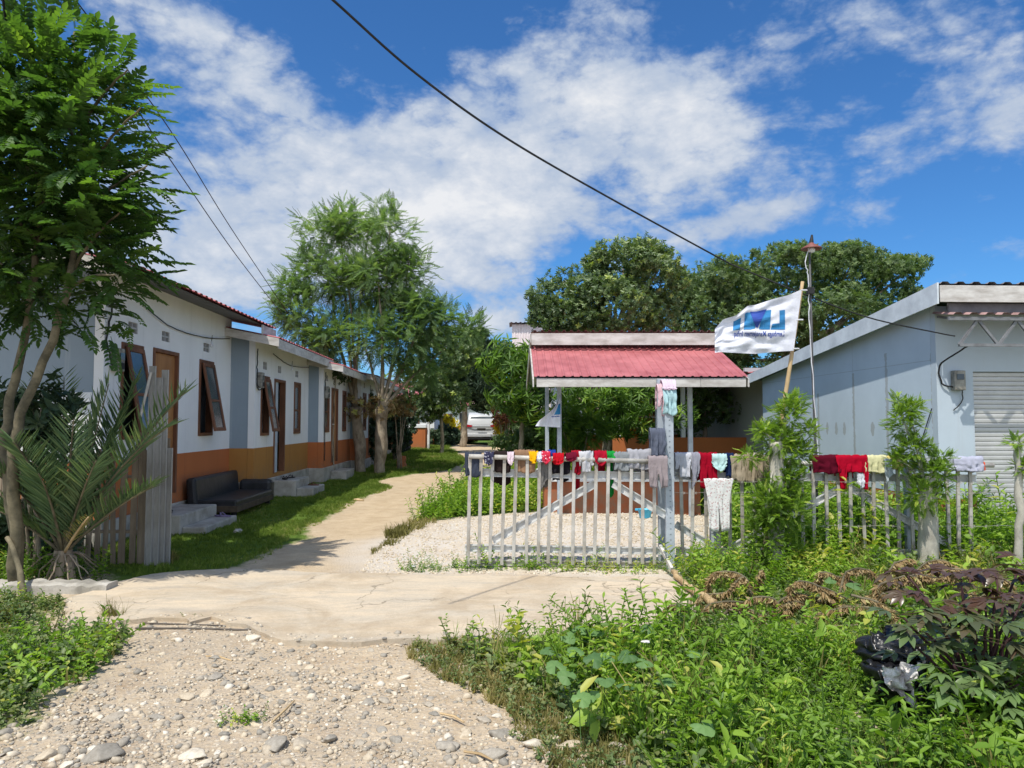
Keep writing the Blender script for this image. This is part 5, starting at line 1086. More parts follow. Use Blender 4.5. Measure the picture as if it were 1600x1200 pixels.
SMALL = [whorl(8, .07, .035, 65, .10) for _ in range(4)]
FE = [pinnate(9, .34, .085, .022, dd, 60, fold=.2) for dd in (.1, .3, .5)]
FINE = [pinnate(9, .22, .055, .022, dd, 62, fold=.2) for dd in (.1, .35, .6)]
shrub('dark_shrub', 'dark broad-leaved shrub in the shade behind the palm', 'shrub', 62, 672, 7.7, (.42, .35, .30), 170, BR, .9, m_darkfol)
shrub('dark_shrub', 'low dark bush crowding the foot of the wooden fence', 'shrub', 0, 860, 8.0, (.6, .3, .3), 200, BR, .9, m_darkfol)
# ------------------------------------------------------------------ date palm
PY = 7.3; pb = W(98, 890, PY); PT = thing('date_palm', 'young stemless date palm with stiff grey-green spiky fronds', 'palm', (pb[0], PY, 0))
def palm_frond(tip, base=(0, 0, .25), sag=.25, n=34, ll=.32, parent=PT, yellow=False):
    a = np.array(base, float); b = np.array(tip, float); L = np.linalg.norm(b-a); mid = (a+b)/2+np.array([0, 0, sag*L]); pts = []
    for i in range(n+1): t_ = i/n; pts.append(a*(1-t_)**2+2*mid*t_*(1-t_)+b*t_*t_)
    pts = np.array(pts); fr = MB().tube([tuple(p) for p in pts[::3]]+[tuple(pts[-1])], list(np.linspace(.016, .004, len(pts[::3])+1)), 6).obj('frond', m_barkgreen if not yellow else m_bamboo, parent, smooth=True)
    Ps = []; Ds = []; Us = []; Sc = []
    for i in range(5, n+1):
        tg_ = pts[min(i+1, n)]-pts[i-1]; tg_ /= np.linalg.norm(tg_); side = np.cross(tg_, [0, 0, 1]); side /= np.linalg.norm(side)+1e-6; upv = np.cross(side, tg_)
        for s in (-1, 1):
            for rep in (0, 1):
                dd_ = tg_*.85+side*s*.75+upv*(.38+rng.uniform(-.15, .25)); dd_ += rng.normal(0, .07, 3); Ps.append(pts[i]); Ds.append(dd_); Us.append(upv); t_ = i/n; Sc.append((ll*(.55+.75*math.sin(math.pi*min(1, t_*.9+.08))))*rng.uniform(.85, 1.1)*(1-.25*rep))
    lf = leafq(1, .045, .9, .03); T = [(lf[0], lf[1], np.zeros(6))]
    bake('leaflets', T, np.array(Ps), frames(np.array(Ds), np.array(Us)), np.array(Sc), m_palm if not yellow else m_drygrass, fr, rlo=.2 if not yellow else .4, rhi=.9)
q = lambda px, py, Y: tuple(W(px, py, Y)-np.array([pb[0], PY, 0]))
for tp_, sg in ((q(170, 600, 7.5), .0), (q(45, 610, 7.6), .0), (q(290, 612, 7.1), .10), (q(262, 668, 6.8), .18), (q(115, 655, 6.6), .05), (q(-20, 735, 6.8), .25), (q(-60, 650, 7.4), .15), (q(215, 590, 8.0), .05), (q(20, 690, 6.4), .2), (q(240, 760, 7.0), .1), (q(60, 740, 6.5), .15), (q(150, 720, 6.6), .1), (q(-70, 780, 7), .2), (q(190, 650, 7.9), .1), (q(100, 590, 7.8), .0)):
    palm_frond(tp_, sag=sg)
palm_frond(q(138, 808, 6.7), sag=.05, n=18, ll=.12, yellow=True)
dm = MB()
for k in range(13):
    a_ = random.uniform(0, 6.28); l_ = random.uniform(.2, .45); p, r = wob([(0, 0, .25), (.35*l_*math.cos(a_), .35*l_*math.sin(a_), .25), (l_*math.cos(a_), l_*math.sin(a_), random.uniform(-.02, .12))], (.014, .004), k, .04, 7); dm.tube(p, r, 5)
for k in range(8): a_ = k; dm.tube([(.1*math.cos(a_), .1*math.sin(a_), -.02), (.05*math.cos(a_), .05*math.sin(a_), .3)], [.05, .03], 6)
dm.obj('stub', m_oldwood, PT)
o = MB().tube(*wob([W(38, 935, 6.6), W(28, 880, 6.7), W(12, 840, 6.8)], (.03, .02), 1, .02, 8), 7).obj('dead_branch', m_barkgreen, None, smooth=True); tag(o, 'dark bent dead branch standing beside the palm', 'branch')
# ------------------------------------------------------------------ wooden fence left
WF = thing('wooden_fence', 'rough wooden paling fence of uneven grey boards behind the palm', 'fence', (W(200, 870, 8.15)[0], 8.15, 0)); wf0 = W(200, 870, 8.15)[0]
for i in range(30):
    px = 262-13.0*i+random.uniform(-3, 3); x = wx(px, 8.15)-wf0; h_ = wz(random.uniform(690, 730), 8.15)*(1 if i > 3 else 1.1); w_ = random.uniform(.05, .085); ln = random.uniform(-.04, .04)
    MB().bar((x, random.uniform(-.01, .01), -.03), (x+ln, 0, h_), w_, .016).obj('paling', m_oldwood, WF, .003)
MB().bar((wx(-140, 8.15)-wf0, .03, .35), (wx(268, 8.15)-wf0, .03, .35), .06, .03, (0, 0, 1)).obj('rail', m_oldwood, WF); MB().bar((wx(-140, 8.15)-wf0, .03, .95), (wx(268, 8.15)-wf0, .03, .95), .06, .03, (0, 0, 1)).obj('rail', m_oldwood, WF)
m_zinc = plain('weathered_zinc', (.40, .40, .385), (.22, .21, .19), 5, .5, .2, 30, .4, .2, stretch=(1, 1, .3))
for k, (px, pt, pb_, y, lb) in enumerate(((238, 572, 872, 8.02, 'tall weathered zinc post leftmost at the end of the wooden fence'), (249, 590, 872, 8.05, 'second pale zinc strip of the wooden fence end'), (258, 578, 870, 8.08, 'third pale zinc strip of the wooden fence end'), (267, 700, 866, 8.12, 'short grey post rightmost at the wooden fence end'))):
    x = wx(px, y); m = MB(); zt_ = wz(pt, y); m.box(-.036, .036, -.004, .004, -.03, zt_).box(-.036, -.028, -.02, -.004, -.03, zt_).box(.028, .036, -.02, -.004, -.03, zt_)
    o = m.obj('zinc_post', m_zinc if k else m_zinc, None, .002); o.location = (x, y, 0); tag(o, lb, 'post', 'zinc posts at the wooden fence end')
o = MB().tube([(0, 0, 0), (-.08, -.05, -.5)], .015, 8).obj('latch_rod', m_steel_d, None); o.location = (wx(236, 8.0), 7.98, wz(582, 8.0)); tag(o, 'short rusty rod tied to the top of the tallest zinc post', 'rod')
# ------------------------------------------------------------------ pollarded feathery trees
def pollard(label, bx, by, Y, topz, headpx, stems, blobs, n, thick=.17, lean=0):
    b = np.array([W(bx, by, Y)[0], Y, float(gz(0, Y))]); t_ = thing('pollarded_tree', label, 'tree', tuple(b), 0, 'pollarded feathery trees beside the path')
    m = MB(); hd = W(headpx[0], headpx[1], Y)-b
    p, r = wob([(0, 0, -.1), (hd[0]*.3+.03, 0, hd[2]*.4), (hd[0]*.7, 0, hd[2]*.8), tuple(hd)], (1, 1), 3, .05, 12); r = [thick*(1.25 if i < 1 else 1-.1*math.sin(i)) for i in range(len(p))]; m.tube(p, r, 12)
    for k in range(12): # knobbly head
        d_ = rng.normal(size=3); d_ /= np.linalg.norm(d_); m.tube([tuple(hd), tuple(hd+d_*np.array([.22, .22, .13]))], [.12, .05], 7)
    for (px, py) in stems:
        yy = Y+random.uniform(-.6, .6); e_ = W(px, py, yy)-b; p, r = wob([tuple(hd), tuple(hd*.55+e_*.45+[random.uniform(-.1, .1), 0, .05]), tuple(e_)], (.06, .015), px, .08, 12); m.tube(p, r, 7)
    m.obj('trunk', m_bark, t_, smooth=True)
    bls = [(tuple(W(px, py, Y+dy)-b), rr) for px, py, dy, rr in blobs]
    crown('crown', bls, n, FE, 1.15, m_feather, t_, up=.35, jit=.7, carve=.35, fs=1.0, shell=.25, sat=5)
    P, D = blob_points([(tuple(hd+[0, 0, .05]), (.4, .4, .3))], 60, .5, 0, 1); bake('dry_leaves', BR, P, frames(D, rng.normal(size=D.shape)), rng.uniform(.6, 1, 60), m_dead, t_)
    return t_
pollard('left pollarded tree with forked mossy trunk, feathery crown above the houses', 563, 745, 21.5, 7, (555, 640), [(505, 380), (540, 400), (530, 340), (575, 360), (480, 470)],
    [(505, 375, 0, (.75, .8, .75)), (540, 350, .2, (.65, .7, .55)), (500, 430, 0, (.9, .9, .7)), (470, 500, -.2, (.7, .8, .6)), (448, 450, 0, (.35, .4, .35)), (520, 530, 0, (1.0, .9, .8)), (560, 450, .3, (.9, .9, 1.0)), (490, 540, -.3, (.5, .6, .4)), (460, 475, -.2, (.55, .6, .5))], 2700, .16)
pollard('right pollarded tree with pale knobbly trunk and tall feathery crown', 592, 745, 21, 7, (597, 640), [(610, 350), (640, 400), (590, 420), (670, 470), (700, 540), (560, 500)],
    [(610, 370, 0, (.62, .7, .8)), (605, 440, .2, (.95, .9, .95)), (645, 430, 0, (.6, .7, .75)), (640, 520, 0, (1.0, .9, .95)), (680, 500, 0, (.6, .7, .5)), (590, 530, -.3, (.8, .8, .6)), (735, 515, .2, (.38, .5, .32)), (665, 575, .2, (.6, .6, .35)), (600, 350, 0, (.4, .4, .5))], 2800, .17)
# ------------------------------------------------------------------ background trees
def tree(name, label, bx, Y, trunk_top, blobs, n, temps, size, mat, bark=m_bark, thick=.2, **kw):
    b = np.array([W(bx, 660, Y)[0], Y, float(gz(0, Y))]); t_ = thing(name, label, 'tree', tuple(b)); m = MB(); hd = W(trunk_top[0], trunk_top[1], Y)-b
    p, r = wob([(0, 0, -.1), (hd[0]*.5+.05, 0, hd[2]*.5), tuple(hd)], (thick, thick*.6), bx, .08, 10); m.tube(p, r, 9)
    bls = [(tuple(W(px, py, Y+dy)-b), rr) for px, py, dy, rr in blobs]
    for c_, rr in bls:
        p, r = wob([tuple(hd), tuple(np.array(hd)*.5+np.array(c_)*.5+[0, 0, -.1]), c_], (thick*.4, .02), c_[0], .1, 8); m.tube(p, r, 6)
    m.obj('trunk', bark, t_, smooth=True); crown('crown', bls, n, temps, size, mat, t_, **kw); return t_
tree('broadleaf_tree', 'tall rounded broadleaf tree directly behind the gazebo roof', 950, 23, (945, 560), [(975, 420, 0, (1.1, 1.1, .85)), (1010, 440, 0, (.9, 1, 1.0)), (930, 450, 0, (1.0, 1, .9)), (955, 480, -.5, (1.4, 1.2, .9)), (865, 470, 0, (.75, .9, .7)), (890, 500, 0, (1.1, 1, .65)), (850, 500, .2, (.45, .6, .5)), (1030, 490, .3, (.6, .8, .7)), (1000, 400, .1, (.55, .6, .45)), (960, 520, 0, (1.5, 1, .5)), (1035, 410, 0, (.35, .4, .4))], 6500, BR, .85, m_tree_a, carve=.55, fs=1.5, sat=9, up=.2)
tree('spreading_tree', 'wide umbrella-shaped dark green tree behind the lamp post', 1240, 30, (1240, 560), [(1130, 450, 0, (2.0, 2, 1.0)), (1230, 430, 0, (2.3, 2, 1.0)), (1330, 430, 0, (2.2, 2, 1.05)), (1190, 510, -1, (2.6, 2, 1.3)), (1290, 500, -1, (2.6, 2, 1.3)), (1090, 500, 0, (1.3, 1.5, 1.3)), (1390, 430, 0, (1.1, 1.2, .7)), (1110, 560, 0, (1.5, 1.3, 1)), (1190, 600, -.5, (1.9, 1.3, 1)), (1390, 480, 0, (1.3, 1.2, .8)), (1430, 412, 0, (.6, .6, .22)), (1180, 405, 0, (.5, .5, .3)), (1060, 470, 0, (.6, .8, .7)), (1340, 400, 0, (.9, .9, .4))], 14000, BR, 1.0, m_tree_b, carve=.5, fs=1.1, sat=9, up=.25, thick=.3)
def column_blobs(px, ys_, r): return [(px+random.uniform(-6, 6), y, random.uniform(-.3, .3), (r*random.uniform(.8, 1.1), r, r*1.0)) for y in ys_]
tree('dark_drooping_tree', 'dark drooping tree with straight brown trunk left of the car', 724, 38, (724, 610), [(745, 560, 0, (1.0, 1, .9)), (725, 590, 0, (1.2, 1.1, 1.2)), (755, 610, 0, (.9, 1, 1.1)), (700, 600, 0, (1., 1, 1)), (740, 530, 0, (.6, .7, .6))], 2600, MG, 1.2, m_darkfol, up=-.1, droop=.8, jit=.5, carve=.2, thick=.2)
tree('bushy_tree', 'bushy mid green tree between the feathery trees and the path', 690, 31, (688, 640), [(690, 560, 0, (1.4, 1.2, 1.0)), (720, 540, 0, (.9, .9, .7)), (670, 610, 0, (1.1, 1, .8)), (660, 640, 0, (.9, .8, .5)), (700, 625, 0, (1.0, .8, .6)), (640, 590, .3, (.6, .6, .5))], 2100, SMALL, 2.0, m_tree_a, thick=.09, carve=.2, fs=1.2)
tree('mango_tree', 'mango tree with long drooping leaves left of the gazebo', 808, 18.5, (815, 640), [(800, 580, 0, (.7, .7, .55)), (775, 570, 0, (.35, .5, .35)), (830, 610, 0, (.55, .6, .55)), (800, 625, 0, (.65, .6, .4)), (838, 640, 0, (.4, .5, .5)), (785, 545, 0, (.28, .3, .22)), (820, 560, 0, (.4, .4, .35))], 360, MG, 1.05, m_mango, carve=.15, droop=.5, up=0, thick=.08)
P = [tuple(W(px, py, 18.2)) for px, py in ((772, 548), (778, 540), (792, 536), (765, 555), (783, 545))]
shrub('croton', 'rusty young leaves of a bush beside the white car', 'shrub', 788, 650, 22, (.35, .3, .28), 55, MG, .6, m_mango_red)
tree('mango_tree', 'mango tree with arching bare branches inside the gazebo view', 935, 17, (950, 640), [(925, 635, 0, (.45, .5, .4)), (960, 620, 0, (.5, .5, .35)), (985, 640, 0, (.45, .5, .4)), (900, 620, 0, (.4, .4, .3)), (1000, 670, 0, (.4, .4, .25)), (960, 665, -.3, (.5, .4, .3)), (1062, 650, .5, (.35, .4, .4)), (1000, 610, .3, (.5, .4, .25))], 330, MG, .85, m_mango, carve=.25, droop=.5, up=0, thick=.06)
tree('broadleaf_tree', 'small dark tree seen under the gazebo right eave', 1095, 20.5, (1100, 640), [(1085, 625, 0, (.8, .8, .5)), (1120, 635, 0, (.7, .7, .4)), (1140, 640, -.5, (.4, .4, .35)), (1070, 660, 0, (.5, .6, .45)), (1050, 620, 0, (.5, .5, .4))], 700, BR, .8, m_tree_b, carve=.15, thick=.09)
shrub('green_bush', 'feathery green bush behind the left gazebo post', 'shrub', 895, 678, 15.5, (.6, .5, .5), 1000, FINE, .9, m_mango)
shrub('green_bush', 'dark leafy bush between the path and the gazebo', 'shrub', 840, 690, 19, (.7, .6, .5), 800, SMALL, 1.5, m_tree_b)
shrub('green_bush', 'wide leafy bush right behind the car path edge', 'shrub', 822, 665, 27, (.9, .7, .8), 800, BR, .9, m_tree_a)
shrub('flowering_bush', 'yellow flowering bush left of the white car', 'shrub', 697, 664, 46, (.75, .6, .5), 500, SMALL, 2.5, m_yellowfl)
shrub('flowering_bush', 'yellow and green flowering bush right of the white car', 'shrub', 796, 668, 40, (.7, .6, .65), 600, SMALL, 2.2, m_yellowfl)
shrub('flowering_bush', 'orange flowering bush beside the yellow one on the right', 'shrub', 812, 672, 39, (.45, .4, .45), 300, SMALL, 2.2, m_orangefl)
shrub('flowering_bush', 'orange blossoms beyond the gazebo near the steel posts', 'shrub', 1010, 668, 21, (.35, .3, .3), 200, MG, .5, m_orangefl)
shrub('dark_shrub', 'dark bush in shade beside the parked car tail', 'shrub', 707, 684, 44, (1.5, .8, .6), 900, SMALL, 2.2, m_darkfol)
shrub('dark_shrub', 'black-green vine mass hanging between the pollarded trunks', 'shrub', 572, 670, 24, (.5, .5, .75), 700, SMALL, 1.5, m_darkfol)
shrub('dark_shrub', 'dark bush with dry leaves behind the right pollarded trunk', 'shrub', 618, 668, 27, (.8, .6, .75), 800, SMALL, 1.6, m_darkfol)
shrub('dry_bush', 'withered brown leafy branch beside the right pollarded trunk', 'shrub', 624, 640, 22.5, (.35, .3, .35), 150, BR, .8, m_dead)
shrub('dark_shrub', 'dark overgrown heap left of the far path bend', 'shrub', 686, 690, 40, (.9, .6, .45), 500, SMALL, 1.8, m_darkfol)
shrub('climbing_plant', 'spindly climber reaching the eave of the third house', 'plant', 520, 590, 19.5, (.35, .3, .35), 90, SMALL, 1.3, m_darkfol)
# distant wood closing the horizon
P = []
for k in range(260):
    px = random.uniform(-500, 2300); Y = random.uniform(85, 130); c = W(px, 660, Y); P.append(((c[0], Y, random.uniform(.5, 4.0)), (random.uniform(3, 6), 3, random.uniform(1.5, 3))))
Pp, D = blob_points(P, 9000, .6, 0, .3); o = bake('distant_wood', BR, Pp, frames(D+rng.normal(0, .5, D.shape), np.tile([0, 0, 1.], (len(Pp), 1))), rng.uniform(6, 10, len(Pp)), m_tree_b); tag(o, 'far belt of trees closing the horizon', 'wood', kind='stuff')
for (px, Y, zc, r, lb) in ((380, 60, 2.5, 2.6, 'far round tree behind the roof of the left row'),):
    tree('broadleaf_tree', lb, px, Y, (px, 650), [(px, 600, 0, (r, r, r*.7)), (px+30, 620, 0, (r*.8, r, r*.5))], 900, BR, 3, m_tree_b)
# ------------------------------------------------------------------ living-post shrubs on the fence
def livepost(label, bx, by, Y, th, topy, bls, n, mat, bark=m_barkgrey, temps=FINE, size=.8, tx=None):
    b = np.array([W(bx, by, Y)[0], Y, 0.]); t_ = thing('living_post_tree', label, 'tree', tuple(b), 0, 'living fence post trees'); hd = W(tx or bx, topy, Y)-b; m = MB(); p, r = wob([(0, 0, -.05), (hd[0]*.5+.02, 0, hd[2]*.5), tuple(hd)], (th, th*.85), bx, .03, 10); m.tube(p, r, 12)
    B_ = [(tuple(W(px, py, Y+dy)-b), rr) for px, py, dy, rr in bls]
    for c_, rr in B_: p, r = wob([tuple(hd*.9), tuple(hd*.4+np.array(c_)*.6), c_], (.014, .005), c_[2], .03, 7); m.tube(p, r, 5)
    m.obj('trunk', bark, t_, smooth=True); crown('foliage', B_, n, temps, size, mat, t_, up=.5, jit=.5, carve=.15, fs=2.5, shell=.2); return t_
livepost('dense lime green sprouting post below the large flag', 1212, 930, 7.7, .085, 690, [(1232, 650, 0, (.13, .12, .17)), (1215, 690, 0, (.19, .16, .15)), (1245, 710, 0, (.15, .14, .15)), (1190, 675, 0, (.10, .1, .06)), (1225, 760, 0, (.17, .15, .2)), (1200, 790, -.1, (.15, .15, .2)), (1235, 800, 0, (.18, .18, .2)), (1240, 630, 0, (.08, .08, .1)), (1262, 675, 0, (.09, .1, .08)), (1172, 715, 0, (.1, .1, .06)), (1200, 840, -.05, (.2, .15, .25)), (1225, 870, 0, (.18, .15, .2))], 2600, m_lime, size=.42)
livepost('thick pale trunk with light green shoots in front of the fence', 1448, 905, 7.85, .105, 745, [(1412, 660, 0, (.14, .12, .2)), (1425, 700, 0, (.15, .12, .14)), (1405, 720, 0, (.1, .1, .08)), (1455, 740, 0, (.18, .15, .12)), (1440, 775, -.08, (.22, .15, .16)), (1420, 640, 0, (.12, .1, .08)), (1470, 715, 0, (.1, .1, .05))], 1300, m_lime, size=.4)
livepost('slim pale post trunk with few sprouts at the right edge', 1590, 895, 7.6, .042, 700, [(1592, 692, 0, (.08, .08, .05)), (1600, 730, 0, (.08, .08, .05)), (1605, 740, 0, (.06, .06, .06))], 130, m_lime, size=.4)
# extra leafy climbers at the base of the first living post
T_ = leafq(.07, .05, .2, .2); LF = [(T_[0], T_[1], np.zeros(6))]
# ------------------------------------------------------------------ weeds
WD = [weed(.30, 13, .085, .032), weed(.24, 12, .07, .035), weed(.36, 15, .09, .022), weed(.2, 10, .06, .04), weed(.28, 14, .075, .028, .2)]
LOWW = [weed(.09, 8, .05, .035), weed(.06, 7, .045, .03), weed(.12, 8, .045, .026)]
BROAD = [weed(.22, 9, .13, .06), weed(.16, 8, .11, .065), weed(.26, 10, .12, .05)]
def blades(n, h, w_): 
    parts = []
    for i in range(n):
        a = rng.uniform(0, 6.28); ln = rng.uniform(.1, .6)*h; hh = h*rng.uniform(.6, 1.1); dx, dy = math.cos(a)*ln, math.sin(a)*ln; ox, oy = rng.normal(0, .012, 2); px_, py_ = -math.sin(a)*w_, math.cos(a)*w_
        v = np.array([(ox-px_, oy-py_, 0), (ox+px_, oy+py_, 0), (ox+dx*.4+px_*.7, oy+dy*.4+py_*.7, hh*.65), (ox+dx*.4-px_*.7, oy+dy*.4-py_*.7, hh*.65), (ox+dx, oy+dy, hh), (ox+dx*1.02, oy+dy*1.02, hh*.99)]); q_ = np.array([(0, 1, 2, 3), (3, 2, 5, 4)]); parts.append((v, q_, rng.uniform(-.15, .15)))
    return combine(parts)
TUFT = [blades(9, .07, .004) for _ in range(4)]; TALL = [blades(9, .25, .004) for _ in range(3)]
def weeds(name, label, n, polyg, temps, mat, smin, smax, test=None, dens=None, bias=0, smod=None):
    lo_, hi_ = polyg.min(0), polyg.max(0); P = scatter(n, (lo_[0], hi_[0], lo_[1], hi_[1]), lambda Q_: inpoly(Q_+np.c_[fbm(Q_[:, 0], Q_[:, 1], 2, 3), fbm(Q_[:, 0], Q_[:, 1], 2, 4)]*.05, polyg) & (test(Q_) if test else True), dens)
    z = heightat(P[:, 0], P[:, 1]); base = np.clip(rng.normal(.46+bias, .17, n)+.17*fbm(P[:, 0], P[:, 1], 1.3, 9), 0, 1)
    o = bake(name, temps, np.c_[P, z-.01], zrot(n, .28), rng.uniform(smin, smax, n)*np.clip(1+.22*fbm(P[:, 0], P[:, 1], 1.1, 21), .55, 1.5)*(smod(P) if smod else 1), mat, None, base); return tag(o, label, 'weeds', kind='stuff')
vis = lambda P: (np.abs(P[:, 0]) < P[:, 1]*.78+.6)
notslab = lambda P: ~inpoly(P, slabpoly) & vis(P)
hgrad = lambda P: np.clip(.25+1.2*(P[:, 0]-.2)/2.2, .15, 1)
notbag = lambda P: notslab(P) & ~(((P[:, 0]-2.14)/.22)**2+((P[:, 1]-4.0)/.28)**2 < 1) & ~(((P[:, 0]-1.98)/.13)**2+((P[:, 1]-3.62)/.2)**2 < 1)
weeds('weeds', 'dense bright green leafy weeds filling the right foreground', 4200, RWEED, WD, m_weed, .6, 1.15, notbag, hgrad, 0, lambda P: (1-.5*sm((P[:, 1]-4.6)/.9)*(P[:, 0] > 1.2))*np.where((P[:, 1] > 5.0) & (P[:, 1] < 6.5) & (P[:, 0] > 1.4), .62, 1))
weeds('ground_cover', 'low creeping leaves at the edge of the right weeds', 3000, RWEED, LOWW, m_weed2, .8, 1.7, notslab)
weeds('weeds', 'broad-leaved herbs among the right foreground weeds', 420, RWEED, BROAD, m_weed, .6, 1.3, notbag, None, .05)
weeds('grass', 'grass clumps mixed in the right foreground weeds', 1500, RWEED, TALL, m_weed, .5, 1.1, notbag, None, 0, lambda P: 1-.5*sm((P[:, 1]-4.6)/.9))
EDGE = poly([(640, 1010), (700, 990), (850, 1050), (1000, 1180), (1000, 1260), (900, 1240), (800, 1120), (700, 1060)])
weeds('dry_grass', 'thin dry grass straggling onto the dirt road', 900, EDGE, TUFT, m_drygrass, .5, 1.1, notslab)
weeds('ground_cover', 'sparse creeping weeds straggling onto the dirt road', 500, EDGE, LOWW, m_weed2, .4, .9, notslab)
weeds('weeds', 'tall green weeds behind the right fence panel', 2600, FWEED, WD, m_weed, 1.1, 2.0, vis, None, .05)
weeds('weeds', 'bright green weeds behind the left end of the gate', 1500, BWEED, WD, m_weed, 1.0, 1.7, lambda P: vis(P) & ~inpoly(P, GRAV), None, .08)
weeds('weeds', 'bright creeping weeds at the left foreground corner', 700, LWEED, WD[1:4:2]+LOWW, m_weed, .4, 1.0, notslab, lambda P: np.clip(.5+.8*fbm(P[:, 0], P[:, 1], 1.5, 31), .05, 1), 0)
weeds('dry_grass', 'dry straw tufts among the left foreground weeds', 260, LWEED, TUFT, m_drygrass, .6, 1.3, notslab)
weeds('dry_grass', 'dry stalks scattered through the right foreground weeds', 420, RWEED, TALL, m_drygrass, .5, 1.2, notbag)
PB_ = np.array([[-6.3, 6.6], [-4.0, 7.2], [-4.3, 7.95], [-6.6, 8.0]]); weeds('weeds', 'shaded weeds around the palm base and wooden fence', 520, PB_, WD+LOWW, m_weed, .5, 1.1, notslab, None, -.15)
weeds('ground_cover', 'fine creeping ground cover at the left foreground corner', 1700, LWEED, LOWW, m_weed2, .6, 1.2, notslab, lambda P: np.clip(.6+.6*fbm(P[:, 0], P[:, 1], 2.0, 33), .05, 1))
GF = np.array([[wx(630, 7.75), 7.72], [wx(1050, 7.7), 7.66], [wx(1050, 7.9), 7.98], [wx(640, 8.0), 8.0]])
weeds('weeds', 'weeds growing along the foot of the metal gate', 330, GF, WD[1:4]+LOWW, m_weed, .35, .8, vis)
G2 = np.array([[wx(1050, 7.5), 6.6], [wx(1320, 7.5), 7.3], [wx(1320, 8), 8.1], [wx(1050, 8), 8.1]]); weeds('weeds', 'leafy creepers around the foot of the right fence', 500, G2, WD+LOWW, m_weed, .6, 1.3, vis, None, .05)
# lawn
weeds('lawn_grass', 'short grass blades on the strip beside the left houses', 15000, LAWN, TUFT, m_lawn, .5, .95, lambda P: ~inpoly(P, PATH))
FARL = np.array([[-5.5, 20], [-2.2, 19.5], [-1.2, 24], [-1.4, 32], [-2.2, 40], [-7, 40], [-6, 30]]); weeds('grass', 'uneven grass around the tyres and tree trunks', 9000, FARL, TUFT, m_lawn, .7, 1.5, lambda P: ~inpoly(P, PATH))
RPE = poly([(560, 880), (600, 846), (660, 808), (700, 780), (735, 757), (760, 752), (745, 790), (690, 815), (620, 850)]); weeds('dry_grass', 'dry tufts along the right edge of the sandy path', 900, RPE, TUFT, m_drygrass, .7, 1.6)
LPE = poly([(400, 880), (440, 855), (500, 815), (570, 778), (625, 760), (612, 752), (540, 780), (470, 815), (400, 860)]); weeds('dry_grass', 'pale grass fringe along the left edge of the sandy path', 1100, LPE, TUFT, m_lawn, .4, .8, lambda P: ~inpoly(P+[-.12, 0], PATH), None, .25)
MID = np.array([[-.6, 13], [8, 12.5], [9, 24], [-.2, 24]]); weeds('weeds', 'weedy undergrowth around and behind the gazebo', 2600, MID, WD, m_weed, .8, 1.6, lambda P: vis(P) & ~((P[:, 0] > .5) & (P[:, 0] < 3.1) & (P[:, 1] < 14.4)) & ~((P[:, 0] > 5.1)) & ~inpoly(P, PATH))
# small tuft on the road, tuft at fence foot
for (px, py, n, mt, tt, lb, s) in ((382, 1128, 26, m_weed, LOWW, 'small lone green tuft on the stony road', .7), (262, 880, 90, m_drygrass, TALL, 'yellowish grass tuft at the foot of the zinc posts', .55), (178, 968, 22, m_drygrass, TALL, 'thin dry grass tuft on the slab left edge', .6), (300, 967, 20, m_weed2, LOWW, 'tiny green sprig in the slab crack', .5)):
    c = G(px, py); Pq = np.clip(rng.normal(0, .035, (n, 2)), -.07, .07)*[1.4, 1]; o = bake('grass_tuft', tt, np.c_[Pq, np.zeros(n)], zrot(n, .3), rng.uniform(.5, 1, n)*s, mt); o.location = (c[0], c[1], .0 if py > 900 or py < 890 else .05); tag(o, lb, 'grass tuft')
# ------------------------------------------------------------------ big dull leaves (vine)
VN = thing('gourd_vine', 'sprawling vine with large dull green lobed leaves in the weeds', 'plant', G(930, 1070)); v0 = G(930, 1070)
def lobed(s):
    n = 11; V = [(0, 0, 0)]
    for i in range(n): a = -2.4+4.8*i/(n-1); r_ = s*(1 if i % 2 == 0 else .72)*(1-.12*abs(a)); V.append((r_*math.sin(a), .35*s+r_*math.cos(a), .08*s*math.cos(a*3)-.15*r_))
    V = np.array(V); c = np.array([(0, .35*s, .06*s)]); V = np.vstack([V, c]); m_ = len(V)-1; Q_ = [(m_, 1+i, 2+i, 2+i) for i in range(n-1)]
    return V, [(m_, 1+i, 2+i) for i in range(n-1)]+[(m_, 11, 0), (m_, 0, 1)]
def lobed(s):
    V = [(0, .35*s, .05*s)]; n = 26; Fs = []
    for ring, k in enumerate((.5, 1.)):
        for i in range(n):
            a = -2.75+5.5*i/(n-1); lob = 1+.13*math.cos(a*2.9)+.06*math.cos(a*11)+random.uniform(-.03, .03); r_ = s*k*lob*(1-.05*abs(a)); V.append((r_*math.sin(a), .35*s+r_*math.cos(a), (.10*abs(math.sin(a*2.2))-.22*k*k)*s+.05*s*(k == .5)))
    for i in range(n-1): Fs.append((0, 1+i, 2+i)); Fs.append((1+i, 1+n+i, 2+n+i, 2+i))
    return np.array(V), Fs
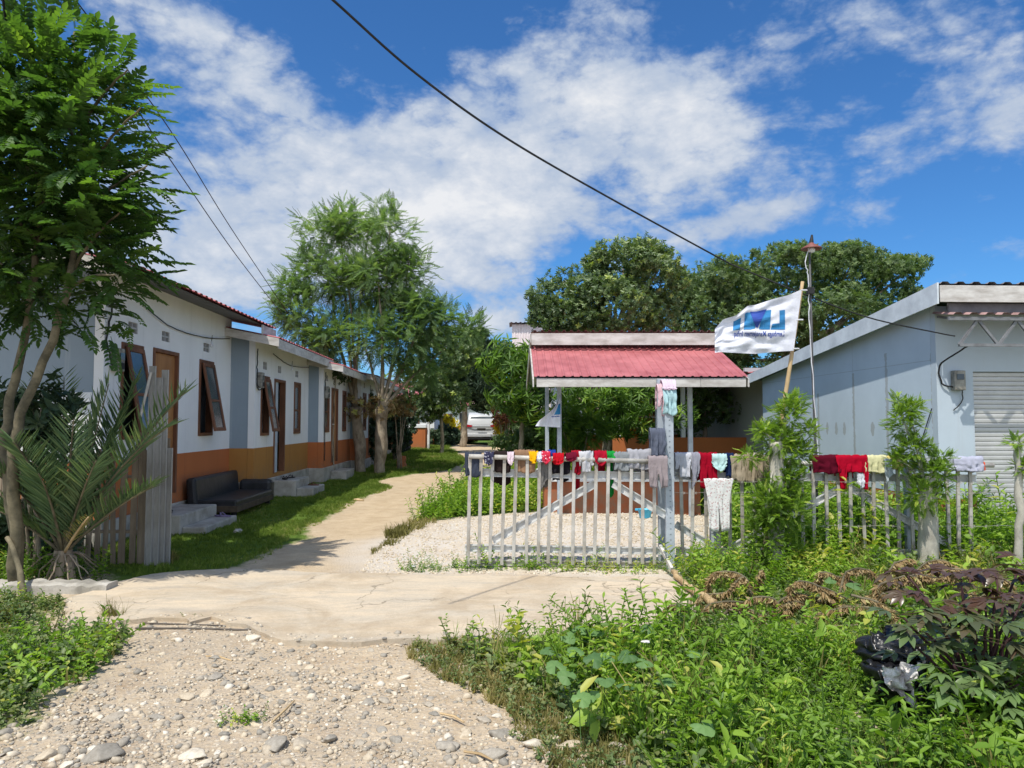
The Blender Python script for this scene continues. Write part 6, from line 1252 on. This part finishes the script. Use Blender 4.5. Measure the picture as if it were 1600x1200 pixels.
for (px, py, s) in ((905, 985, .06), (885, 992, .05), (935, 985, .055), (870, 1045, .06), (900, 1020, .055), (925, 1034, .06), (955, 1025, .055), (985, 1022, .06), (1000, 1034, .05), (920, 1080, .06), (945, 1060, .055), (975, 1072, .05), (1035, 1060, .055), (905, 1095, .05), (1080, 1020, .045), (1340, 915, .06), (1300, 905, .05), (1095, 1130, .055), (1010, 985, .05), (860, 1015, .045), (890, 1060, .05)):
    c = W(px, py, (EYE-.22)*F/(py-660))-v0; V, Fs = lobed(s); R_ = np.array(Matrix.Rotation(random.uniform(0, 6.28), 3, 'Z')); T2 = np.array(Matrix.Rotation(random.uniform(.0, .6), 3, 'X')); V = V @ R_.T @ T2.T; m = MB().add(V+c, Fs)
    n0_ = len(m.v); m.tube([(c[0], c[1], c[2]), (c[0]*.97, c[1]+.03, c[2]-.1), (c[0]*.93, c[1]+.04, .02-v0[2])], .003, 4, False)
    me_ = m.obj('leaf', m_pumpkin, VN, smooth=True); at = me_.data.attributes.new('rnd', 'FLOAT', 'POINT'); at.data.foreach_set('value', np.clip(rng.random()+rng.normal(0, .08, len(me_.data.vertices)), 0, 1).astype(np.float32))
# ------------------------------------------------------------------ dead branches with drooping leaves
DR = [pinnate(12, .5, .09, .02, dd, 40, fold=.4, ldroop=.5, start=.05) for dd in (.5, .9)]
def deadbranch(label, pts, Y, n, ll=.062, lw=.017, dens=70):
    P3 = [W(px, py, Y+dy) for px, py, dy in pts]; b = P3[0].copy(); t_ = thing('dead_branch', label, 'branch', tuple(b), 0, 'dead drooping branches on the weeds')
    P3 = [tuple(p-b) for p in P3]; p, r = wob(P3, (.012, .004), pts[0][0], .03, 16); MB().tube(p, r, 6).obj('stem', m_barkgreen, t_, smooth=True)
    Ps = []; Ds = []
    for k in range(dens*len(pts)):
        i = random.randint(2, 15); f = random.random(); q_ = p[i]*(1-f)+p[i+1 if i < 16 else 16]*f if i < 16 else p[16]; Ps.append(tuple(q_)); tg_ = p[min(i+1, 16)]-p[i-1]; tg_.normalize(); s = random.choice((-1, 1)); Ds.append((tg_.x*.3+random.uniform(-.35, .35), tg_.y*.3+s*.45, -.6+random.uniform(-.35, .45)))
    lf_ = leafq(1, lw/ll, .6, .3); bake('leaflets', [(lf_[0], lf_[1], np.zeros(6))], np.array(Ps), frames(np.array(Ds), rng.normal(size=(len(Ps), 3))), rng.uniform(.6, 1.3, len(Ps))*ll, m_dead, t_, np.clip(rng.normal(.5, .22, len(Ps)), 0, 1))
deadbranch('dead branch arching like a hoop left of the living post', [(1175, 945, 0), (1165, 905, 0), (1140, 893, 0), (1112, 900, 0), (1100, 935, .1)], 6.3, 60)
deadbranch('long brown dead branch hanging down leftmost in the weeds', [(1190, 945, .3), (1130, 940, 0), (1098, 955, -.1), (1085, 1000, -.2), (1090, 1040, -.25)], 5.9, 80)
deadbranch('dead brown branch curled in the middle of the weeds', [(1330, 940, .2), (1290, 920, 0), (1250, 908, 0), (1235, 925, 0), (1240, 960, 0)], 6.0, 70)
deadbranch('dead yellowish branch arching before the fence bottom rail', [(1350, 985, -.4), (1370, 920, 0), (1400, 880, .1), (1425, 875, .2), (1400, 905, .2)], 6.4, 70)
deadbranch('dead branch drooping beneath the thick pale trunk', [(1400, 980, -.3), (1420, 910, 0), (1450, 878, .1), (1480, 878, .1), (1510, 900, 0)], 6.5, 80)
deadbranch('brown dead branch lying flat across the centre of the weeds', [(1420, 960, 0), (1370, 950, 0), (1310, 950, 0), (1265, 965, 0)], 5.8, 80)
deadbranch('dead branch bending over the black bag', [(1330, 930, 0), (1380, 945, -.1), (1400, 975, -.2), (1385, 1000, -.3)], 5.6, 70)
deadbranch('dry brown branch standing rightmost under the purple shrub', [(1560, 900, 0), (1500, 890, 0), (1460, 890, .1), (1430, 925, 0)], 6.2, 80)
DL = ['dead curling twig at the left of the tangle', 'dead curling twig over the log end', 'dead leafy twig low in the tangle middle', 'dead leafy twig pointing up in the tangle middle', 'dead leafy twig just left of the bag', 'dead leafy twig above the bag', 'dead leafy twig beneath the pale trunk', 'dead leafy twig beside the purple leaves', 'dead leafy twig under the living post', 'dead leafy twig at the tangle centre', 'dead leafy twig lying lowest in the tangle', 'dead leafy twig nearest the right fence', 'dead twig hooking over the weeds before the fence', 'dead twig bundle right of the arching hoop']
for k_i in range(14):
    bx_ = (1100, 1130, 1230, 1270, 1330, 1370, 1440, 1480, 1210, 1310, 1260, 1500, 1345, 1175)[k_i]; by_ = (985, 960, 975, 950, 985, 965, 935, 925, 945, 930, 1000, 905, 915, 930)[k_i]; sg = random.choice((-1, 1))
    deadbranch(DL[k_i], [(bx_, by_, .1), (bx_+sg*random.uniform(8, 34), by_-random.uniform(5, 40), random.uniform(-.1, .2)), (bx_+sg*random.uniform(36, 64), by_-random.uniform(-12, 42), random.uniform(-.2, .2)), (bx_+sg*random.uniform(66, 95), by_+random.uniform(-30, 14), random.uniform(-.3, .2)), (bx_+sg*random.uniform(70, 125), by_+random.uniform(-20, 40), random.uniform(-.3, 0))], 6.35-(by_-900)/100*.75, 60)
deadbranch('small dead brown sprig upright low in the weeds', [(1045, 1075, 0), (1042, 1100, 0), (1038, 1135, 0), (1030, 1150, 0)], 4.3, 30, .06, .02, 22)
deadbranch('short withered branch beside the slab log', [(1200, 940, .2), (1190, 925, .1), (1185, 905, 0), (1190, 890, 0)], 6.6, 40)
for k, (a_, b_, Y1, Y2, lb) in enumerate((((1130, 950), (1250, 985), 6.1, 5.6, 'bare grey stick slanting among the dead branches'), ((1290, 980), (1375, 975), 5.7, 5.5, 'pale bare stick lying left of the black bag'), ((1235, 938), (1300, 940), 6.1, 6.0, 'thin pale stick lying level in the dead leaves'))):
    p, r = wob([tuple(W(*a_, Y1)), tuple(W(*b_, Y2))], (.012, .008), k, .03, 6); tag(MB().tube(p, r, 6).obj('stick', m_oldwood, None, smooth=True), lb, 'stick')
# ------------------------------------------------------------------ purple shrub
PS = thing('purple_leaf_shrub', 'tall shrub with large five-part purple and green leaves, right foreground', 'shrub', (2.35, 3.75, 0)); s0_ = np.array([2.35, 3.75, 0])
def palmate(n, L, w_):
    parts = []; v, q_ = stick((0, -.14, 0), (0, 0, 0), .003); parts.append((v, q_, -.3))
    for i in range(n):
        a = math.radians(-72+144*i/(n-1)); s = 1-.3*abs(a)/1.3
        # ovate leaflet with 10 verts
        l_ = L*s; ww = w_*s; rows = [(0, .05), (.2, .6), (.45, 1), (.7, .75), (.9, .3), (1, .02)]; V = []
        for t_, k in rows: z_ = -.35*l_*t_*t_; V += [(-ww/2*k, l_*t_, z_+.12*ww*k), (0, l_*t_, z_), (ww/2*k, l_*t_, z_+.12*ww*k)]
        Qs_ = [(r*3+c, r*3+c+1, r*3+c+4, r*3+c+3) for r in range(5) for c in (0, 1)]
        v = np.array(V) @ rot('Z', -a).T; parts.append((v, np.array(Qs_), rng.uniform(-.1, .1)))
    return combine(parts)
PM = [palmate(5, .15, .062) for _ in range(3)]+[palmate(4, .13, .055)]
sm_ = MB(); tips = []
for (px, py, dy) in ((1440, 930, 0), (1500, 905, .1), (1560, 900, .1), (1600, 930, 0), (1450, 990, -.15), (1520, 970, -.1), (1580, 990, -.1), (1630, 960, 0), (1490, 1040, -.2), (1550, 1050, -.2), (1610, 1040, -.15), (1410, 965, -.1), (1460, 1000, .2), (1540, 940, .2), (1650, 1010, -.1), (1420, 900, .2), (1590, 890, .25), (1535, 1010, 0), (1625, 900, .2), (1590, 1070, -.25), (1430, 1010, -.05), (1500, 1075, -.25), (1540, 985, -.2), (1570, 945, -.15), (1475, 955, -.1), (1640, 1060, -.2), (1555, 1100, -.3)):
    e_ = W(px, py, 3.75+dy)-s0_; p, r = wob([(random.uniform(-.05, .05), 0, 0), (e_[0]*.45, e_[1]*.4, e_[2]*.6), tuple(e_)], (.012, .005), px, .03, 8); sm_.tube(p, r, 6); tips.append(e_)
sm_.obj('stem', plain('dark_purple_stem', (.07, .03, .03), (.04, .02, .02), 8), PS, smooth=True)
P = []; D = []; Bz = []
for e_ in tips:
    for k in range(6):
        a = random.uniform(0, 6.28); d_ = np.array([math.cos(a), math.sin(a)*.8-.15, random.uniform(-.15, .35)]); P.append(e_+d_*.10+[0, 0, random.uniform(-.05, .03)]); D.append(d_); Bz.append(np.clip(.32+.9*(.62-e_[2])/.4+random.uniform(-.3, .3), 0, .95))
U_ = rng.normal(0, .2, (len(P), 3)); U_[:, 2] += 1
bake('leaves', PM, np.array(P), frames(np.array(D), U_), rng.uniform(.55, .9, len(P)), m_purple, PS, np.array(Bz), smooth=True)
# ------------------------------------------------------------------ rubbish bag
BG = thing('rubbish_bag', 'torn black plastic rubbish bag lying open in the weeds', 'bag', (2.16, 4.05, 0)); b0 = np.array([2.16, 4.05, 0])
def bagfn(ccx, ccz, rx_, rz__, seed, dep=.14, open_=0):
    def fn(u, v):
        a = u*2*math.pi; r_ = v; n1 = mnoise.noise(Vector((math.cos(a)*2+seed, math.sin(a)*2, v*2.5)))+.5*mnoise.noise(Vector((math.cos(a)*6+seed, math.sin(a)*6, v*7)))
        n3 = 1-2*abs(mnoise.noise(Vector((math.cos(a)*5+v*5, math.sin(a)*5-v*3, seed))))
        n2 = abs(mnoise.noise(Vector((a*3+seed, v*6, 1)))); rr = math.sin(v*math.pi*.92+.1)
        return (ccx+math.cos(a)*rx_*rr*(1+.45*n1)+.02*n3, -dep*math.cos(v*math.pi)+.06*n1-.05*n2+.02*n3, ccz+math.sin(a)*rz__*rr*(1+.45*n1)+.04*n2+.02*n3)
    return fn
c1 = W(1390, 1015, 4.1)-b0; c2 = W(1405, 1075, 3.9)-b0
link('bag_film', grid_mesh('bag_film', 60, 40, bagfn(c1[0], c1[2]-.03, .16, .12, 3.1)), m_bag, BG, smooth=True)
o = link('bag_film', grid_mesh('bag_film', 60, 40, bagfn(c2[0], c2[2], .14, .11, 8.3)), m_bag, BG, smooth=True); o.location = (0, -.12, 0)
c3 = W(1412, 1066, 3.75)-b0
def wf(u, v):
    n_ = mnoise.noise(Vector((u*4, v*4, 7))); return (c3[0]+(u-.5)*.20*(1-.75*v+.3*math.sin(v*5+u*2))+.03*n_+.04*v, -.30+.05*n_+.02*math.sin(u*15)+.025*mnoise.noise(Vector((u*11, v*9, 2))), c3[2]+.07-v*.2+.02*mnoise.noise(Vector((u*7, v*7, 3)))+.03*u)
link('white_liner', grid_mesh('white_liner', 50, 50, wf), m_bagw, BG, smooth=True)
for (px, py, s, lb) in ((292, 832, .04, 'white scrap of litter on the lawn behind the zinc posts'), (893, 1128, .025, 'small crumpled white paper on the road near the weeds'), (505, 772, .05, 'yellowish rag scrap on the lawn edge'), (1010, 1076, .02, 'white plastic scrap caught in the weeds'), (645, 888, .03, 'crumpled clear plastic on the slab rear edge'), (560, 783, .08, 'flattened cardboard scrap at the path edge')):
    c = G(px, py); lumpy('litter', lb, 'litter', (c[0], c[1], c[2]+.02+(.25 if px == 1010 else 0)), s, m_bagw if px not in (505, 560) else m_bamboo, px, (1.3, .9, .35), 3)
for k, (a_, b_, lb) in enumerate((((322, 1028), (362, 1035), 'thin yellow twig on the road below the slab crack'), ((425, 1132), (460, 1098), 'thin pale stick lying slanted on the stony road'), ((725, 1178), (770, 1192), 'bundle of straw-like twigs near the bottom edge'), ((688, 1118), (725, 1132), 'dry flattened stalk on the dirt by the weeds'))):
    p = [tuple(G(*a_)+[0, 0, .012]), tuple((G(*a_)+G(*b_))/2+[0.01, 0, .02]), tuple(G(*b_)+[0, 0, .012])]; tag(MB().tube(p, [.006, .007, .004], 5).obj('twig', m_bamboo, None), lb, 'twig')
for px, py, s in ((232, 965, .05), (262, 968, .07)): pass
p1, p2 = G(212, 984), G(392, 987)
tag(MB().tube([tuple(p1+[0, 0, .012]), tuple((p1+p2)/2+[0, 0, .016]), tuple(p2+[0, 0, .012])], .009, 6).obj('shadow_bar', plain('shadow_bar_dark', (.13, .11, .09), (.07, .06, .05), 9), None), 'dark bar made as a wire shadow at the broken slab edge', 'rod')  # wire shadow on the slab, modelled as a thin dark bar
p1, p2 = G(225, 976), G(350, 980); tag(MB().tube([tuple(p1+[0, 0, .012]), tuple(p2+[0, 0, .012])], .006, 6).obj('shadow_bar', MATS['shadow_bar_dark'], None), 'thinner dark bar made as a wire shadow just behind the first one', 'rod')  # second wire shadow, also modelled as a dark bar
